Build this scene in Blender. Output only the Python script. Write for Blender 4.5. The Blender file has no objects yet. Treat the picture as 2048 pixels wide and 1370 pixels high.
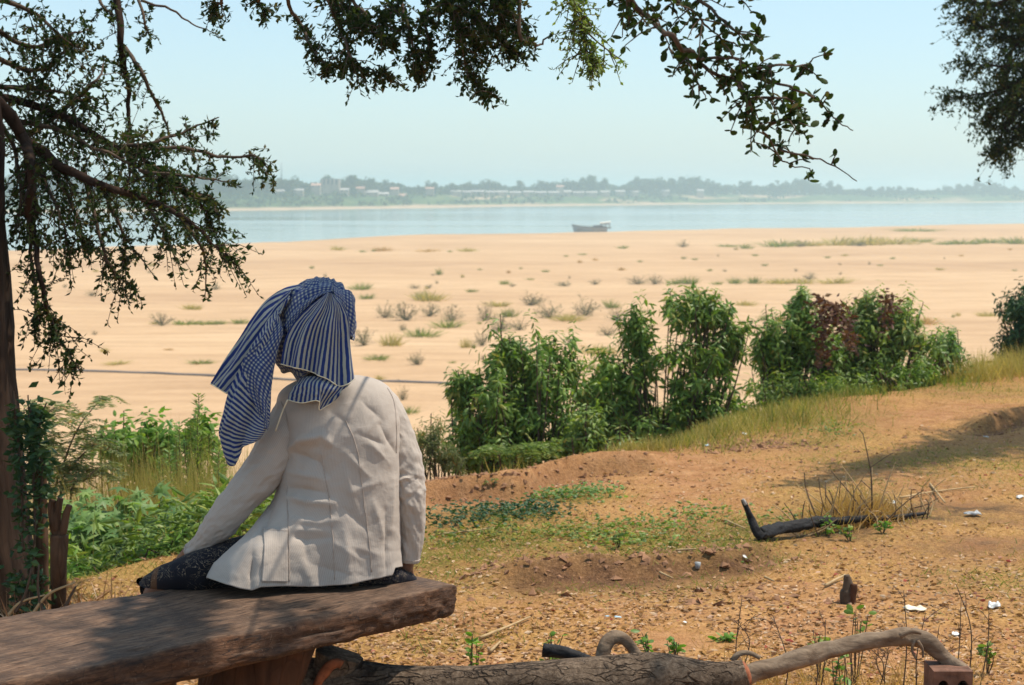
import bpy, math, random
import numpy as np

# ------------------------------------------------------------------ camera, sky, sun
F, CZ = 3500.0, 1.55                      # focal length in photo pixels, eye height
TH = math.atan(305 / 3500.0)              # downward tilt
CT, ST = math.cos(TH), math.sin(TH)
SC = bpy.context.scene
COL = SC.collection
cam_data = bpy.data.cameras.new('camera')
cam = bpy.data.objects.new('camera', cam_data)
COL.objects.link(cam)
cam.location = (0, 0, CZ)
cam.rotation_euler = (math.pi / 2 - TH, 0, 0)
cam_data.sensor_width = 36
cam_data.lens = F / 2048 * 36
cam_data.clip_start = 0.05
cam_data.clip_end = 20000
cam_data.dof.use_dof = True
cam_data.dof.focus_distance = 4.75
cam_data.dof.aperture_fstop = 9.0
SC.camera = cam

SUN_EL, SUN_AZ = math.radians(64), math.radians(78)      # azimuth clockwise from +Y
SUN = np.array([math.cos(SUN_EL) * math.sin(SUN_AZ), math.cos(SUN_EL) * math.cos(SUN_AZ), math.sin(SUN_EL)])
world = bpy.data.worlds.new('World')
SC.world = world
world.use_nodes = True
wt = world.node_tree
wt.nodes.clear()
sky = wt.nodes.new('ShaderNodeTexSky')
sky.sky_type = 'NISHITA'
sky.sun_disc = False
sky.sun_elevation = SUN_EL
sky.sun_rotation = SUN_AZ
sky.altitude = 0
sky.air_density = 1.0
sky.dust_density = 0.9
sky.ozone_density = 1.6
tint = wt.nodes.new('ShaderNodeMix')
tint.data_type = 'RGBA'
tint.blend_type = 'MULTIPLY'
tint.inputs[0].default_value = 1.0
tint.inputs[7].default_value = (0.85, 0.98, 1.06, 1)
bg = wt.nodes.new('ShaderNodeBackground')
bg.inputs[1].default_value = 0.115
wo = wt.nodes.new('ShaderNodeOutputWorld')
wt.links.new(sky.outputs[0], tint.inputs[6])
veil = wt.nodes.new('ShaderNodeMix')          # even veil of haze over the whole sky
veil.data_type = 'RGBA'
veil.inputs[0].default_value = 0.42
veil.inputs[7].default_value = (3.5, 4.55, 4.9, 1)
wt.links.new(tint.outputs[2], veil.inputs[6])
wt.links.new(veil.outputs[2], bg.inputs[0])
wt.links.new(bg.outputs[0], wo.inputs[0])

sl = bpy.data.lights.new('sun', 'SUN')
sl.energy = 3.3
sl.angle = math.radians(0.53)
sl.color = (1.0, 0.91, 0.77)
sun = bpy.data.objects.new('sun', sl)
COL.objects.link(sun)
sun.rotation_euler = (math.pi / 2 - SUN_EL, 0, math.pi - SUN_AZ)
SC.view_settings.view_transform = 'Standard'
SC.view_settings.look = 'None'
SC.view_settings.exposure = 0.64
SC.view_settings.gamma = 1.0
SC.cycles.use_denoising = True
SC.cycles.max_bounces = 6
SC.cycles.diffuse_bounces = 3
SC.cycles.glossy_bounces = 2
SC.cycles.transmission_bounces = 4
SC.cycles.transparent_max_bounces = 8
SC.cycles.volume_bounces = 1
SC.cycles.caustics_reflective = False
SC.cycles.caustics_refractive = False

rng = np.random.default_rng(7)
random.seed(7)


# ------------------------------------------------------------------ helpers
def P(px, py, D):
    """world point seen at photo pixel (px, py) standing at distance Y = D"""
    u, v = (px - 1024) / F, (685 - py) / F
    t = D / (CT + v * ST)
    return np.array([u * t, D, CZ + (-ST + v * CT) * t])


def G(px, py, z=0.0):
    u, v = (px - 1024) / F, (685 - py) / F
    t = (z - CZ) / (-ST + v * CT)
    return np.array([u * t, (CT + v * ST) * t, z])


def proj(V):
    V = np.asarray(V, float)
    z = V[..., 2] - CZ
    d = V[..., 1] * CT - z * ST
    up = V[..., 1] * ST + z * CT
    return 1024 + F * V[..., 0] / d, 685 - F * up / d


def _hash(ix, iy, seed):
    h = (ix.astype(np.int64) * 374761393 + iy.astype(np.int64) * 668265263 + seed * 974634541) & 0x7fffffff
    h = ((h ^ (h >> 13)) * 1274126177) & 0x7fffffff
    h = h ^ (h >> 16)
    return (h & 0xffff) / 65535.0


def vnoise(x, y, seed=0):
    x, y = np.asarray(x, float), np.asarray(y, float)
    ix, iy = np.floor(x), np.floor(y)
    fx, fy = x - ix, y - iy
    fx, fy = fx * fx * (3 - 2 * fx), fy * fy * (3 - 2 * fy)
    a, b = _hash(ix, iy, seed), _hash(ix + 1, iy, seed)
    c, d = _hash(ix, iy + 1, seed), _hash(ix + 1, iy + 1, seed)
    return (a + (b - a) * fx) * (1 - fy) + (c + (d - c) * fx) * fy


def fbm(x, y, seed=0, octv=4):
    s, a, t = 0.0, 0.5, 0.0
    x, y = np.asarray(x, float), np.asarray(y, float)
    for k in range(octv):
        s = s + a * (vnoise(x, y, seed + 17 * k) * 2 - 1)
        t += a
        a *= 0.5
        x, y = x * 2.03 + 11.3, y * 2.03 + 5.7
    return s / t


def sstep(a, b, x):
    t = np.clip((np.asarray(x, float) - a) / (b - a), 0, 1)
    return t * t * (3 - 2 * t)


def unit(v):
    v = np.asarray(v, float)
    return v / np.maximum(np.linalg.norm(v, axis=-1, keepdims=True), 1e-9)


def spline(pts, n):
    """Catmull-Rom through pts (any number of columns), n samples"""
    p = np.asarray(pts, float)
    if len(p) == 2:
        t = np.linspace(0, 1, n)[:, None]
        return p[0] * (1 - t) + p[1] * t
    q = np.vstack([2 * p[0] - p[1], p, 2 * p[-1] - p[-2]])
    u = np.linspace(0, len(p) - 1, n)
    i = np.minimum(u.astype(int), len(p) - 2)
    t = (u - i)[:, None]
    a, b, c, d = q[i], q[i + 1], q[i + 2], q[i + 3]
    return 0.5 * (2 * b + (c - a) * t + (2 * a - 5 * b + 4 * c - d) * t * t + (3 * b - a - 3 * c + d) * t ** 3)


class Geo:
    def __init__(self):
        self.V, self.F, self.U, self.n = [], {}, [], 0

    def add(self, V, Fc, uv=None):
        V = np.asarray(V, float).reshape(-1, 3)
        for fa in (Fc if isinstance(Fc, (list, tuple)) else [Fc]):
            fa = np.asarray(fa, int)
            if fa.size:
                self.F.setdefault(fa.shape[1], []).append(fa + self.n)
        self.V.append(V)
        self.U.append(np.zeros((len(V), 2)) if uv is None else np.asarray(uv, float))
        self.n += len(V)
        return self

    def mesh(self, name, mat=None, smooth=False, attrs=None):
        V = np.concatenate(self.V) if self.V else np.zeros((0, 3))
        U = np.concatenate(self.U) if self.U else np.zeros((0, 2))
        me = bpy.data.meshes.new(name)
        me.vertices.add(len(V))
        me.vertices.foreach_set('co', V.astype(np.float32).ravel())
        loops, starts, tot = [], [], 0
        for k, lst in self.F.items():
            fa = np.concatenate(lst)
            loops.append(fa.ravel())
            starts.append(tot + np.arange(len(fa)) * k)
            tot += fa.size
        if loops:
            lv, ls = np.concatenate(loops), np.concatenate(starts)
            me.loops.add(len(lv))
            me.loops.foreach_set('vertex_index', lv.astype(np.int32))
            me.polygons.add(len(ls))
            me.polygons.foreach_set('loop_start', ls.astype(np.int32))
            me.polygons.foreach_set('use_smooth', np.full(len(ls), bool(smooth)))
            if np.any(U):
                ul = me.uv_layers.new(name='UVMap')
                ul.data.foreach_set('uv', U[lv].astype(np.float32).ravel())
        for an, val in (attrs or {}).items():
            at = me.attributes.new(an, 'FLOAT', 'POINT')
            at.data.foreach_set('value', np.asarray(val, np.float32))
        me.update()
        me.validate()
        if mat:
            me.materials.append(mat)
        return me

    def build(self, name, mat=None, parent=None, smooth=False, attrs=None, **tags):
        return link(name, self.mesh(name, mat, smooth, attrs), parent, **tags)


def link(name, data, parent=None, **tags):
    o = bpy.data.objects.new(name, data)
    COL.objects.link(o)
    if parent:
        o.parent = parent
        # children are built in world coordinates: cancel the parent's place
        if parent.get('_at') is not None:
            a = parent['_at']
            o.location = (-a[0], -a[1], -a[2])
    return tag(o, **tags)


def tag(o, label=None, cat=None, group=None, kind=None):
    if label:
        o['label'] = label
    if cat:
        o['category'] = cat
    if group:
        o['group'] = group
    if kind:
        o['kind'] = kind
    return o


def thing(name, label, cat, at=(0, 0, 0), group=None, world=True):
    o = bpy.data.objects.new(name, None)
    COL.objects.link(o)
    o.location = tuple(float(a) for a in at)
    o.empty_display_size = 0.1
    if world:
        o['_at'] = [float(a) for a in at]
    return tag(o, label, cat, group)


def copy_tree(o, parent=None):
    c = o.copy()
    COL.objects.link(c)
    c.parent = parent
    for ch in list(o.children):
        copy_tree(ch, c)
    return c


def quads(nr, nc, wrap=False):
    """faces of a grid of nr rows x nc columns"""
    i, j = np.meshgrid(np.arange(nr - 1), np.arange(nc if wrap else nc - 1), indexing='ij')
    j2 = (j + 1) % nc
    return np.stack([i * nc + j, i * nc + j2, (i + 1) * nc + j2, (i + 1) * nc + j], -1).reshape(-1, 4)


def frames(p):
    t = unit(np.gradient(p, axis=0))
    n = np.zeros_like(p)
    a = np.array([0, 0, 1.0]) if abs(t[0][2]) < 0.9 else np.array([1.0, 0, 0])
    a = unit(a - t[0] * np.dot(a, t[0]))
    for i in range(len(p)):
        a = unit(a - t[i] * np.dot(a, t[i]))
        n[i] = a
    return t, n, np.cross(t, n)


def tube(pts, rad, n=6, cap=True, bumpy=0.0, seed=0, ell=1.0):
    p = np.asarray(pts, float)
    r = np.broadcast_to(np.asarray(rad, float), (len(p),))
    t, a, b = frames(p)
    th = np.linspace(0, 2 * np.pi, n, endpoint=False)
    rr = r[:, None] * np.ones((1, n))
    if bumpy:
        L = np.concatenate([[0], np.cumsum(np.linalg.norm(np.diff(p, axis=0), axis=1))])
        m = max(r.mean(), 1e-4)
        k = th[None, :] / (2 * np.pi) * 6
        f1 = fbm(np.minimum(k, 6 - k) * 1.6 + 3, L[:, None] / m * 0.35, seed, 4)
        rr = rr * (1 + bumpy * f1)
    V = p[:, None, :] + rr[..., None] * (np.cos(th)[None, :, None] * a[:, None, :] + ell * np.sin(th)[None, :, None] * b[:, None, :])
    V = V.reshape(-1, 3)
    Fc = [quads(len(p), n, True)]
    if cap:
        c0, c1 = len(V), len(V) + 1
        V = np.vstack([V, p[0], p[-1]])
        j = np.arange(n)
        e = (len(p) - 1) * n
        Fc.append(np.vstack([np.stack([np.full(n, c0), (j + 1) % n, j], 1), np.stack([np.full(n, c1), e + j, e + (j + 1) % n], 1)]))
    return V, Fc


def inst(TV, TF, O, X, N, sx, sy=None, sz=None):
    """many copies of a small template: X along its length, N its face normal"""
    O, X, N = np.asarray(O, float), unit(X), np.asarray(N, float)
    k = len(O)
    sx = np.broadcast_to(np.asarray(sx, float), (k,))
    sy = sx if sy is None else np.broadcast_to(np.asarray(sy, float), (k,))
    sz = sx if sz is None else np.broadcast_to(np.asarray(sz, float), (k,))
    Y = unit(np.cross(N, X))
    Z = np.cross(X, Y)
    T = np.asarray(TV, float)
    V = (O[:, None] + T[None, :, 0, None] * (X * sx[:, None])[:, None] + T[None, :, 1, None] * (Y * sy[:, None])[:, None]
         + T[None, :, 2, None] * (Z * sz[:, None])[:, None]).reshape(-1, 3)
    off = (np.arange(k) * len(T))[:, None, None]
    Fs = [(np.asarray(f)[None] + off).reshape(-1, np.asarray(f).shape[1]) for f in (TF if isinstance(TF, list) else [TF])]
    return V, Fs


def twigs(Q, r):
    """many thin three-sided twigs at once; Q is (m, k, 3)"""
    Q = np.asarray(Q, float)
    m, k, _ = Q.shape
    t = unit(Q[:, -1] - Q[:, 0])
    a = unit(np.cross(t, [.31, .17, .93]))
    b = np.cross(t, a)
    th = np.arange(3) * 2 * np.pi / 3
    ring = np.cos(th)[None, :, None] * a[:, None] + np.sin(th)[None, :, None] * b[:, None]
    V = Q[:, :, None] + np.asarray(r, float)[None, :, None, None] * ring[:, None]
    Fc = (quads(k, 3, True)[None] + (np.arange(m) * 3 * k)[:, None, None]).reshape(-1, 4)
    return V.reshape(-1, 3), Fc


def rdir(n, zlo=-1.0, zhi=1.0):
    z = rng.uniform(zlo, zhi, n)
    a = rng.uniform(0, 2 * np.pi, n)
    r = np.sqrt(np.maximum(1 - z * z, 0))
    return np.stack([r * np.cos(a), r * np.sin(a), z], 1)


# small leaf and blade templates (length along x = 1)
LEAF4 = (np.array([[0, 0, 0], [.45, .5, -.12], [1, 0, -.06], [.45, -.5, -.12]]), np.array([[0, 2, 1], [0, 3, 2]]))
OVAL = (np.array([[0, 0, 0], [.22, .36, -.06], [.6, .5, -.1], [.88, .3, -.12], [1, 0, -.12], [.88, -.3, -.12], [.6, -.5, -.1], [.22, -.36, -.06], [.5, 0, .05]]),
        np.array([[0, 8, 1], [1, 8, 2], [2, 8, 3], [3, 8, 4], [4, 8, 5], [5, 8, 6], [6, 8, 7], [7, 8, 0]]))
LANCE = (np.array([[0, 0, 0], [.3, .42, -.03], [.3, 0, .02], [.3, -.42, -.03], [.65, .38, -.16], [.65, 0, -.1], [.65, -.38, -.16], [1, 0, -.32]]),
         [np.array([[0, 2, 1], [0, 3, 2], [4, 5, 7], [5, 6, 7]]), np.array([[1, 2, 5, 4], [2, 3, 6, 5]])])
BLADE = (np.array([[0, .5, 0], [0, -.5, 0], [.55, .38, .05], [.55, -.38, .05], [1, 0, .22]]), [np.array([[0, 1, 3, 2]]), np.array([[2, 3, 4]])])
_a = np.linspace(0, 2 * np.pi, 14, endpoint=False)
_r = np.where(np.arange(14) % 2 == 0, 1.0, .38) * (1 - .25 * np.cos(_a + np.pi) * 0 - .2 * (np.cos(_a) < -.8))
PALMATE = (np.vstack([[[0, 0, .04]], np.stack([.5 * _r * np.cos(_a), .5 * _r * np.sin(_a), -.1 * _r ** 2], 1)]),
           np.array([[0, 1 + k, 1 + (k + 1) % 14] for k in range(14)]))


# ------------------------------------------------------------------ materials
def mat(name):
    m = bpy.data.materials.new(name)
    m.use_nodes = True
    nt = m.node_tree
    nt.nodes.clear()
    out = nt.nodes.new('ShaderNodeOutputMaterial')
    return m, nt, out


def N(nt, kind, **kw):
    n = nt.nodes.new('ShaderNode' + kind)
    for k, v in kw.items():
        if isinstance(k, str) and hasattr(n, k):
            setattr(n, k, v)
    return n


def mixc(nt, fac, a, b, mode='MIX'):
    m = nt.nodes.new('ShaderNodeMix')
    m.data_type = 'RGBA'
    m.blend_type = mode
    for s, v in ((m.inputs[0], fac), (m.inputs[6], a), (m.inputs[7], b)):
        if hasattr(v, 'links'):
            nt.links.new(v, s)
        elif isinstance(v, (int, float)):
            s.default_value = v
        else:
            s.default_value = (*v, 1)
    return m.outputs[2]


def ramp(nt, src, stops):
    r = nt.nodes.new('ShaderNodeValToRGB')
    el = r.color_ramp.elements
    while len(el) < len(stops):
        el.new(0.5)
    for e, (p, c) in zip(el, stops):
        e.position = p
        e.color = (*c, 1) if not isinstance(c, (int, float)) else (c, c, c, 1)
    nt.links.new(src, r.inputs[0])
    return r.outputs[0]


def noise(nt, vec, scale, detail=4, rough=.55, dist=0.0):
    n = nt.nodes.new('ShaderNodeTexNoise')
    n.inputs['Scale'].default_value = scale
    n.inputs['Detail'].default_value = detail
    n.inputs['Roughness'].default_value = rough
    n.inputs['Distortion'].default_value = dist
    if vec is not None:
        nt.links.new(vec, n.inputs['Vector'])
    return n.outputs[0]


def mapping(nt, vec, scale=(1, 1, 1), rot=(0, 0, 0)):
    n = nt.nodes.new('ShaderNodeMapping')
    n.inputs['Scale'].default_value = scale
    n.inputs['Rotation'].default_value = rot
    nt.links.new(vec, n.inputs['Vector'])
    return n.outputs[0]


def math_(nt, op, a, b=0.0, c=None):
    n = nt.nodes.new('ShaderNodeMath')
    n.operation = op
    for s, v in zip(n.inputs, (a, b, c)):
        if v is None:
            continue
        if hasattr(v, 'links'):
            nt.links.new(v, s)
        else:
            s.default_value = v
    return n.outputs[0]


def bump(nt, h, strength, dist):
    b = nt.nodes.new('ShaderNodeBump')
    b.inputs['Strength'].default_value = strength
    b.inputs['Distance'].default_value = dist
    nt.links.new(h, b.inputs['Height'])
    return b.outputs[0]


def principled(nt, out, color, rough=.8, normal=None, spec=.3):
    p = nt.nodes.new('ShaderNodeBsdfPrincipled')
    if hasattr(color, 'links'):
        nt.links.new(color, p.inputs['Base Color'])
    else:
        p.inputs['Base Color'].default_value = (*color, 1)
    if hasattr(rough, 'links'):
        nt.links.new(rough, p.inputs['Roughness'])
    else:
        p.inputs['Roughness'].default_value = rough
    p.inputs['Specular IOR Level'].default_value = spec
    if normal is not None:
        nt.links.new(normal, p.inputs['Normal'])
    nt.links.new(p.outputs[0], out.inputs[0])
    return p


def objco(nt):
    return nt.nodes.new('ShaderNodeTexCoord').outputs['Object']


def geopos(nt):
    return nt.nodes.new('ShaderNodeNewGeometry').outputs['Position']


def leaf_mat(name, stops, rough=.5, trans=.35, spec=.35):
    """leaf colours vary leaf by leaf; light passes through the blade"""
    m, nt, out = mat(name)
    g = nt.nodes.new('ShaderNodeNewGeometry')
    c = ramp(nt, g.outputs['Random Per Island'], stops)
    n = noise(nt, g.outputs['Position'], 2.2, 2)
    c = mixc(nt, .5, c, ramp(nt, n, [(.3, (.62, .62, .62)), (.7, (1.25, 1.25, 1.25))]), 'MULTIPLY')
    p = nt.nodes.new('ShaderNodeBsdfPrincipled')
    nt.links.new(c, p.inputs['Base Color'])
    p.inputs['Roughness'].default_value = rough
    p.inputs['Specular IOR Level'].default_value = spec
    tr = nt.nodes.new('ShaderNodeBsdfTranslucent')
    nt.links.new(mixc(nt, 1.0, c, (1.5, 1.6, .7), 'MULTIPLY'), tr.inputs[0])
    mx = nt.nodes.new('ShaderNodeMixShader')
    mx.inputs[0].default_value = trans
    nt.links.new(p.outputs[0], mx.inputs[1])
    nt.links.new(tr.outputs[0], mx.inputs[2])
    nt.links.new(mx.outputs[0], out.inputs[0])
    return m


def bark_mat(name, dark, light, scale=14, stretch=.22, strength=.8, axis='z', cr=.7):
    m, nt, out = mat(name)
    v = objco(nt)
    sc = {'z': (1, 1, stretch), 'x': (stretch, 1, 1)}[axis]
    mv = mapping(nt, v, sc)
    n1 = noise(nt, mv, scale, 6, .62, .4)
    vo = nt.nodes.new('ShaderNodeTexVoronoi')
    vo.feature = 'DISTANCE_TO_EDGE'
    vo.inputs['Scale'].default_value = scale * 1.3
    nt.links.new(mv, vo.inputs['Vector'])
    crack = ramp(nt, vo.outputs[0], [(0, 0.0), (.18, 1.0)])
    big = noise(nt, v, 5, 3)
    c = ramp(nt, n1, [(.28, dark), (.72, light)])
    c = mixc(nt, .7, c, ramp(nt, big, [(.3, (.65, .6, .58)), (.7, (1.25, 1.2, 1.15))]), 'MULTIPLY')
    c = mixc(nt, cr, c, ramp(nt, vo.outputs[0], [(0, (.6, .58, .56)), (.06, (1, 1, 1))]), 'MULTIPLY')
    h = math_(nt, 'ADD', math_(nt, 'MULTIPLY', crack, .6 * cr), n1)
    principled(nt, out, c, .9, bump(nt, h, strength, .012), .15)
    return m


def plain(name, color, rough=.8, var=.25, scale=30, bmp=.0, spec=.3):
    m, nt, out = mat(name)
    n = noise(nt, objco(nt), scale, 4)
    c = mixc(nt, 1, color, ramp(nt, n, [(.25, (1 - var,) * 3), (.75, (1 + var,) * 3)]), 'MULTIPLY')
    principled(nt, out, c, rough, bump(nt, n, bmp, .01) if bmp else None, spec)
    return m


M = {}
M['bark'] = bark_mat('tree_bark', (.010, .006, .004), (.055, .032, .021), 12, .2, .9, 'z', .4)
M['bark_grey'] = bark_mat('grey_bark', (.04, .028, .02), (.20, .145, .10), 30, .16, .9, 'x', .5)
def plated_bark(name):
    m, nt, out = mat(name)
    v = objco(nt)
    wv = nt.nodes.new('ShaderNodeVectorMath')
    wv.operation = 'ADD'
    nz = nt.nodes.new('ShaderNodeTexNoise')
    nz.inputs['Scale'].default_value = 14
    nz.inputs['Detail'].default_value = 4
    nt.links.new(v, nz.inputs['Vector'])
    sc = nt.nodes.new('ShaderNodeVectorMath')
    sc.operation = 'SCALE'
    sc.inputs['Scale'].default_value = .06
    nt.links.new(nz.outputs['Color'], sc.inputs[0])
    nt.links.new(v, wv.inputs[0])
    nt.links.new(sc.outputs[0], wv.inputs[1])
    vo = nt.nodes.new('ShaderNodeTexVoronoi')
    vo.feature = 'DISTANCE_TO_EDGE'
    vo.inputs['Scale'].default_value = 1.0
    nt.links.new(mapping(nt, wv.outputs[0], (8, 46, 46)), vo.inputs['Vector'])
    br = noise(nt, v, 7, 3, .6)
    plate = ramp(nt, math_(nt, 'ADD', vo.outputs[0], math_(nt, 'MULTIPLY', ramp(nt, br, [(.38, 0.0), (.62, 1.0)]), .16)), [(.02, 0.0), (.16, 1.0)])
    fine = noise(nt, v, 85, 6, .7)
    big = noise(nt, v, 9, 4, .6)
    c = ramp(nt, fine, [(.3, (.06, .043, .032)), (.5, (.13, .098, .072)), (.72, (.24, .19, .145))])
    c = mixc(nt, .85, c, ramp(nt, big, [(.32, (.55, .5, .47)), (.66, (1.35, 1.25, 1.15))]), 'MULTIPLY')
    c = mixc(nt, plate, (.055, .040, .030), c)
    h = math_(nt, 'ADD', plate, math_(nt, 'MULTIPLY', fine, .5))
    principled(nt, out, c, .95, bump(nt, h, 1.0, .012), .1)
    return m


M['bark_grey'] = plated_bark('plated_grey_bark')
M['smooth_bark'] = bark_mat('smooth_branch_bark', (.10, .066, .045), (.33, .25, .175), 34, .45, .6, 'x', .12)
M['twig'] = plain('twig_bark', (.09, .06, .04), .9, .3, 60)
M['stake'] = bark_mat('stake_wood', (.05, .028, .016), (.16, .09, .052), 14, .12, .6)
M['char'] = plain('charred_wood', (.012, .011, .012), .75, .5, 40, .8)
M['dry_stalk'] = plain('dry_stalk', (.42, .29, .15), .9, .3, 30)
M['leaf_tree'] = leaf_mat('tamarind_leaf', [(0, (.018, .035, .010)), (.5, (.03, .055, .014)), (.85, (.055, .075, .018)), (1, (.10, .07, .02))], .6, .35, .15)
M['leaf_bush'] = leaf_mat('bush_leaf', [(0, (.08, .145, .025)), (.5, (.15, .25, .042)), (.9, (.24, .335, .065)), (1, (.36, .31, .08))], .42)
M['leaf_bush2'] = leaf_mat('pale_bush_leaf', [(0, (.10, .16, .035)), (.5, (.17, .25, .05)), (.9, (.26, .34, .07)), (1, (.38, .32, .09))], .45)
M['leaf_dark'] = leaf_mat('dark_bush_leaf', [(0, (.02, .06, .022)), (.6, (.04, .10, .032)), (1, (.08, .14, .04))], .5, .25)
M['leaf_red'] = leaf_mat('red_creeper_leaf', [(0, (.065, .025, .018)), (.6, (.11, .042, .026)), (1, (.18, .10, .04))], .6, .25)
M['leaf_bright'] = leaf_mat('fresh_leaf', [(0, (.09, .2, .025)), (.6, (.15, .29, .04)), (1, (.24, .34, .06))], .45, .4)
M['leaf_feather'] = leaf_mat('feathery_leaf', [(0, (.14, .17, .07)), (.6, (.21, .24, .10)), (.92, (.3, .3, .12)), (1, (.4, .18, .05))], .55, .4)
M['leaf_glauc'] = leaf_mat('blue_green_leaf', [(0, (.10, .19, .055)), (.6, (.17, .28, .08)), (1, (.26, .35, .10))], .5, .35)
M['leaf_weed'] = leaf_mat('weed_leaf', [(0, (.11, .15, .03)), (.6, (.19, .23, .04)), (1, (.38, .34, .05))], .55, .35)
M['grass_dry'] = leaf_mat('dry_grass', [(0, (.38, .22, .085)), (.5, (.5, .30, .11)), (1, (.58, .38, .155))], .7, .25, .15)
M['grass_green'] = leaf_mat('green_grass', [(0, (.11, .15, .03)), (.5, (.18, .22, .045)), (1, (.32, .29, .07))], .6, .35, .2)
M['grass_straw'] = leaf_mat('straw_grass', [(0, (.30, .26, .08)), (.5, (.42, .34, .11)), (1, (.5, .36, .14))], .6, .3, .2)
M['litter'] = leaf_mat('leaf_litter', [(0, (.2, .10, .05)), (.35, (.42, .23, .11)), (.75, (.5, .31, .17)), (.93, (.58, .42, .28)), (1, (.33, .06, .04))], .75, .1, .15)
M['plastic'] = plain('white_plastic', (.75, .75, .72), .4, .12, 40)
M['plastic_grey'] = plain('grey_plastic_film', (.36, .37, .37), .35, .2, 40)
M['plastic_blue'] = plain('pale_blue_plastic', (.45, .62, .7), .4, .15, 40)
M['paper'] = plain('cream_paper', (.72, .66, .5), .8, .15, 40)

# ------------------------------------------------------------------ the lie of the land
RX = [-30, -12, -6, -3, -1.75, -1.1, -0.5, 0.1, 0.84, 1.57, 2.55, 4.4, 8, 16, 40]
RY = [4.5, 5.0, 5.9, 6.6, 7.1, 8.2, 9.1, 9.75, 10.5, 11.9, 13.2, 15.2, 18, 22, 30]
WATER, SAND = -9.5, -8.85


def path_y(pts, x):
    g = np.array([G(a, b)[:2] for a, b in pts])
    return np.interp(x, g[:, 0], g[:, 1]), g[0, 0], g[-1, 0]


SCARPS = [([(780, 1000), (880, 992), (960, 986), (1040, 986), (1090, 962), (1150, 947), (1250, 938), (1360, 926)], .085, .4),
          ([(930, 1165), (1060, 1160), (1200, 1146), (1330, 1140), (1440, 1134), (1530, 1108), (1600, 1085)], .055, .5),
          ([(1925, 862), (1960, 856), (2000, 845), (2060, 833), (2200, 820)], .07, .6)]


def height(x, y):
    x, y = np.asarray(x, float), np.asarray(y, float)
    s = (y - np.interp(x, RX, RY) + .22 * fbm(x * 1.3, y * 1.3, 3)) * .72
    z = .05 * fbm(x * .55, y * .55, 1, 3) + .022 * fbm(x * 2.3, y * 2.3, 2, 3) + .008 * fbm(x * 9, y * 9, 5, 3)
    z = z * sstep(4.2, 5.6, y + 0 * x) + .004 * fbm(x * 25, y * 25, 9, 2)
    for pts, dh, L in SCARPS:
        fy, x0, x1 = path_y(pts, x)
        d = y - fy + .10 * fbm(x * 4, y * 4, 21) + .03 * fbm(x * 16, y * 16, 22)
        fade = sstep(x0, x0 + .25, x) * (1 - sstep(x1 - .3, x1, x))
        up = sstep(-.05, .05, d) * np.exp(-np.maximum(d, 0) / L)
        z = z + fade * dh * (up - .45 * np.exp(-(np.minimum(d, 0) / .35) ** 2) * (d < .05))
    lip = .025 * np.exp(-((s + .25) / .35) ** 2)
    k = 9.0
    drop = (np.maximum(s, 0) + np.log1p(np.exp(-np.minimum(np.abs(k * s), 40))) / k) * .75
    return np.maximum(z + lip - drop, SAND - 1.5)


def hs(x, y):
    """height of one place, read from the ground sheet"""
    i = min(max(int(np.searchsorted(xs, x)) - 1, 0), len(xs) - 2)
    k = min(max(int(np.searchsorted(ys, y)) - 1, 0), len(ys) - 2)
    u, v = (x - xs[i]) / (xs[i + 1] - xs[i]), (y - ys[k]) / (ys[k + 1] - ys[k])
    return float((gz[k, i] * (1 - u) + gz[k, i + 1] * u) * (1 - v) + (gz[k + 1, i] * (1 - u) + gz[k + 1, i + 1] * u) * v)


def GH(px, py):
    z = 0.0
    for _ in range(6):
        p = G(px, py, z)
        z = hs(p[0], p[1])
    return np.array([p[0], p[1], z])


def on(x, y, dz=0.0):
    return np.array([x, y, hs(x, y) + dz])


def axis(segs):
    out = []
    for a, b, st in segs:
        out.append(np.arange(a, b - st * .5, st))
    return np.concatenate(out + [[segs[-1][1]]])


xs = axis([(-40, -12, 2.5), (-12, -3.2, .35), (-3.2, 5.6, .042), (5.6, 12, .3), (12, 44, 2)])
ys = axis([(-14, 2, 1.0), (2, 5.0, .12), (5.0, 15.4, .042), (15.4, 22, .3), (22, 52, 1.2)])
gx, gy = np.meshgrid(xs, ys)
gz = height(gx, gy)
# colour masks: where the turf is green, where the soil is dark or burnt, where it is bare
gdark = np.zeros_like(gx)
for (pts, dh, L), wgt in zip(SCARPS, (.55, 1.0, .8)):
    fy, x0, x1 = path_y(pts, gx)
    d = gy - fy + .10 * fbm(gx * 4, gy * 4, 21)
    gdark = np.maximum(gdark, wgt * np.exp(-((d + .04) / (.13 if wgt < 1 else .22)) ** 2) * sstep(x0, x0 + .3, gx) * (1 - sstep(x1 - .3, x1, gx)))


def blob(px, py, rx, ry):
    p = G(px, py)
    return np.exp(-((gx - p[0]) / rx) ** 2 - ((gy - p[1]) / ry) ** 2)


ggreen = np.zeros_like(gx)
for px, py, rx, ry, w in [(880, 1110, .5, .5, .9), (960, 1085, .55, .5, 1), (1100, 1085, .5, .45, 1), (1240, 1085, .45, .45, 1), (1400, 1100, .4, .3, .9),
                          (1000, 1035, .35, .3, .9), (1150, 992, .2, .2, .9), (1560, 840, .6, .8, .6), (1400, 870, .5, .6, .7), (1620, 880, .2, .2, .6),
                          (230, 1170, .5, .5, .5), (1900, 930, .8, .5, .5), (1560, 1050, .4, .3, .6), (1950, 780, 1, .8, .5), (1700, 1010, .4, .4, .5),
                          (2000, 1150, .4, .4, .4), (1480, 1075, .25, .2, .8), (1290, 1180, .5, .2, .35), (860, 1290, .3, .25, .3)]:
    ggreen = np.maximum(ggreen, w * blob(px, py, rx, ry))
ggreen = np.clip(ggreen + .25 * sstep(.1, .5, fbm(gx * .9, gy * .9, 41)), 0, 1)
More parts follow.
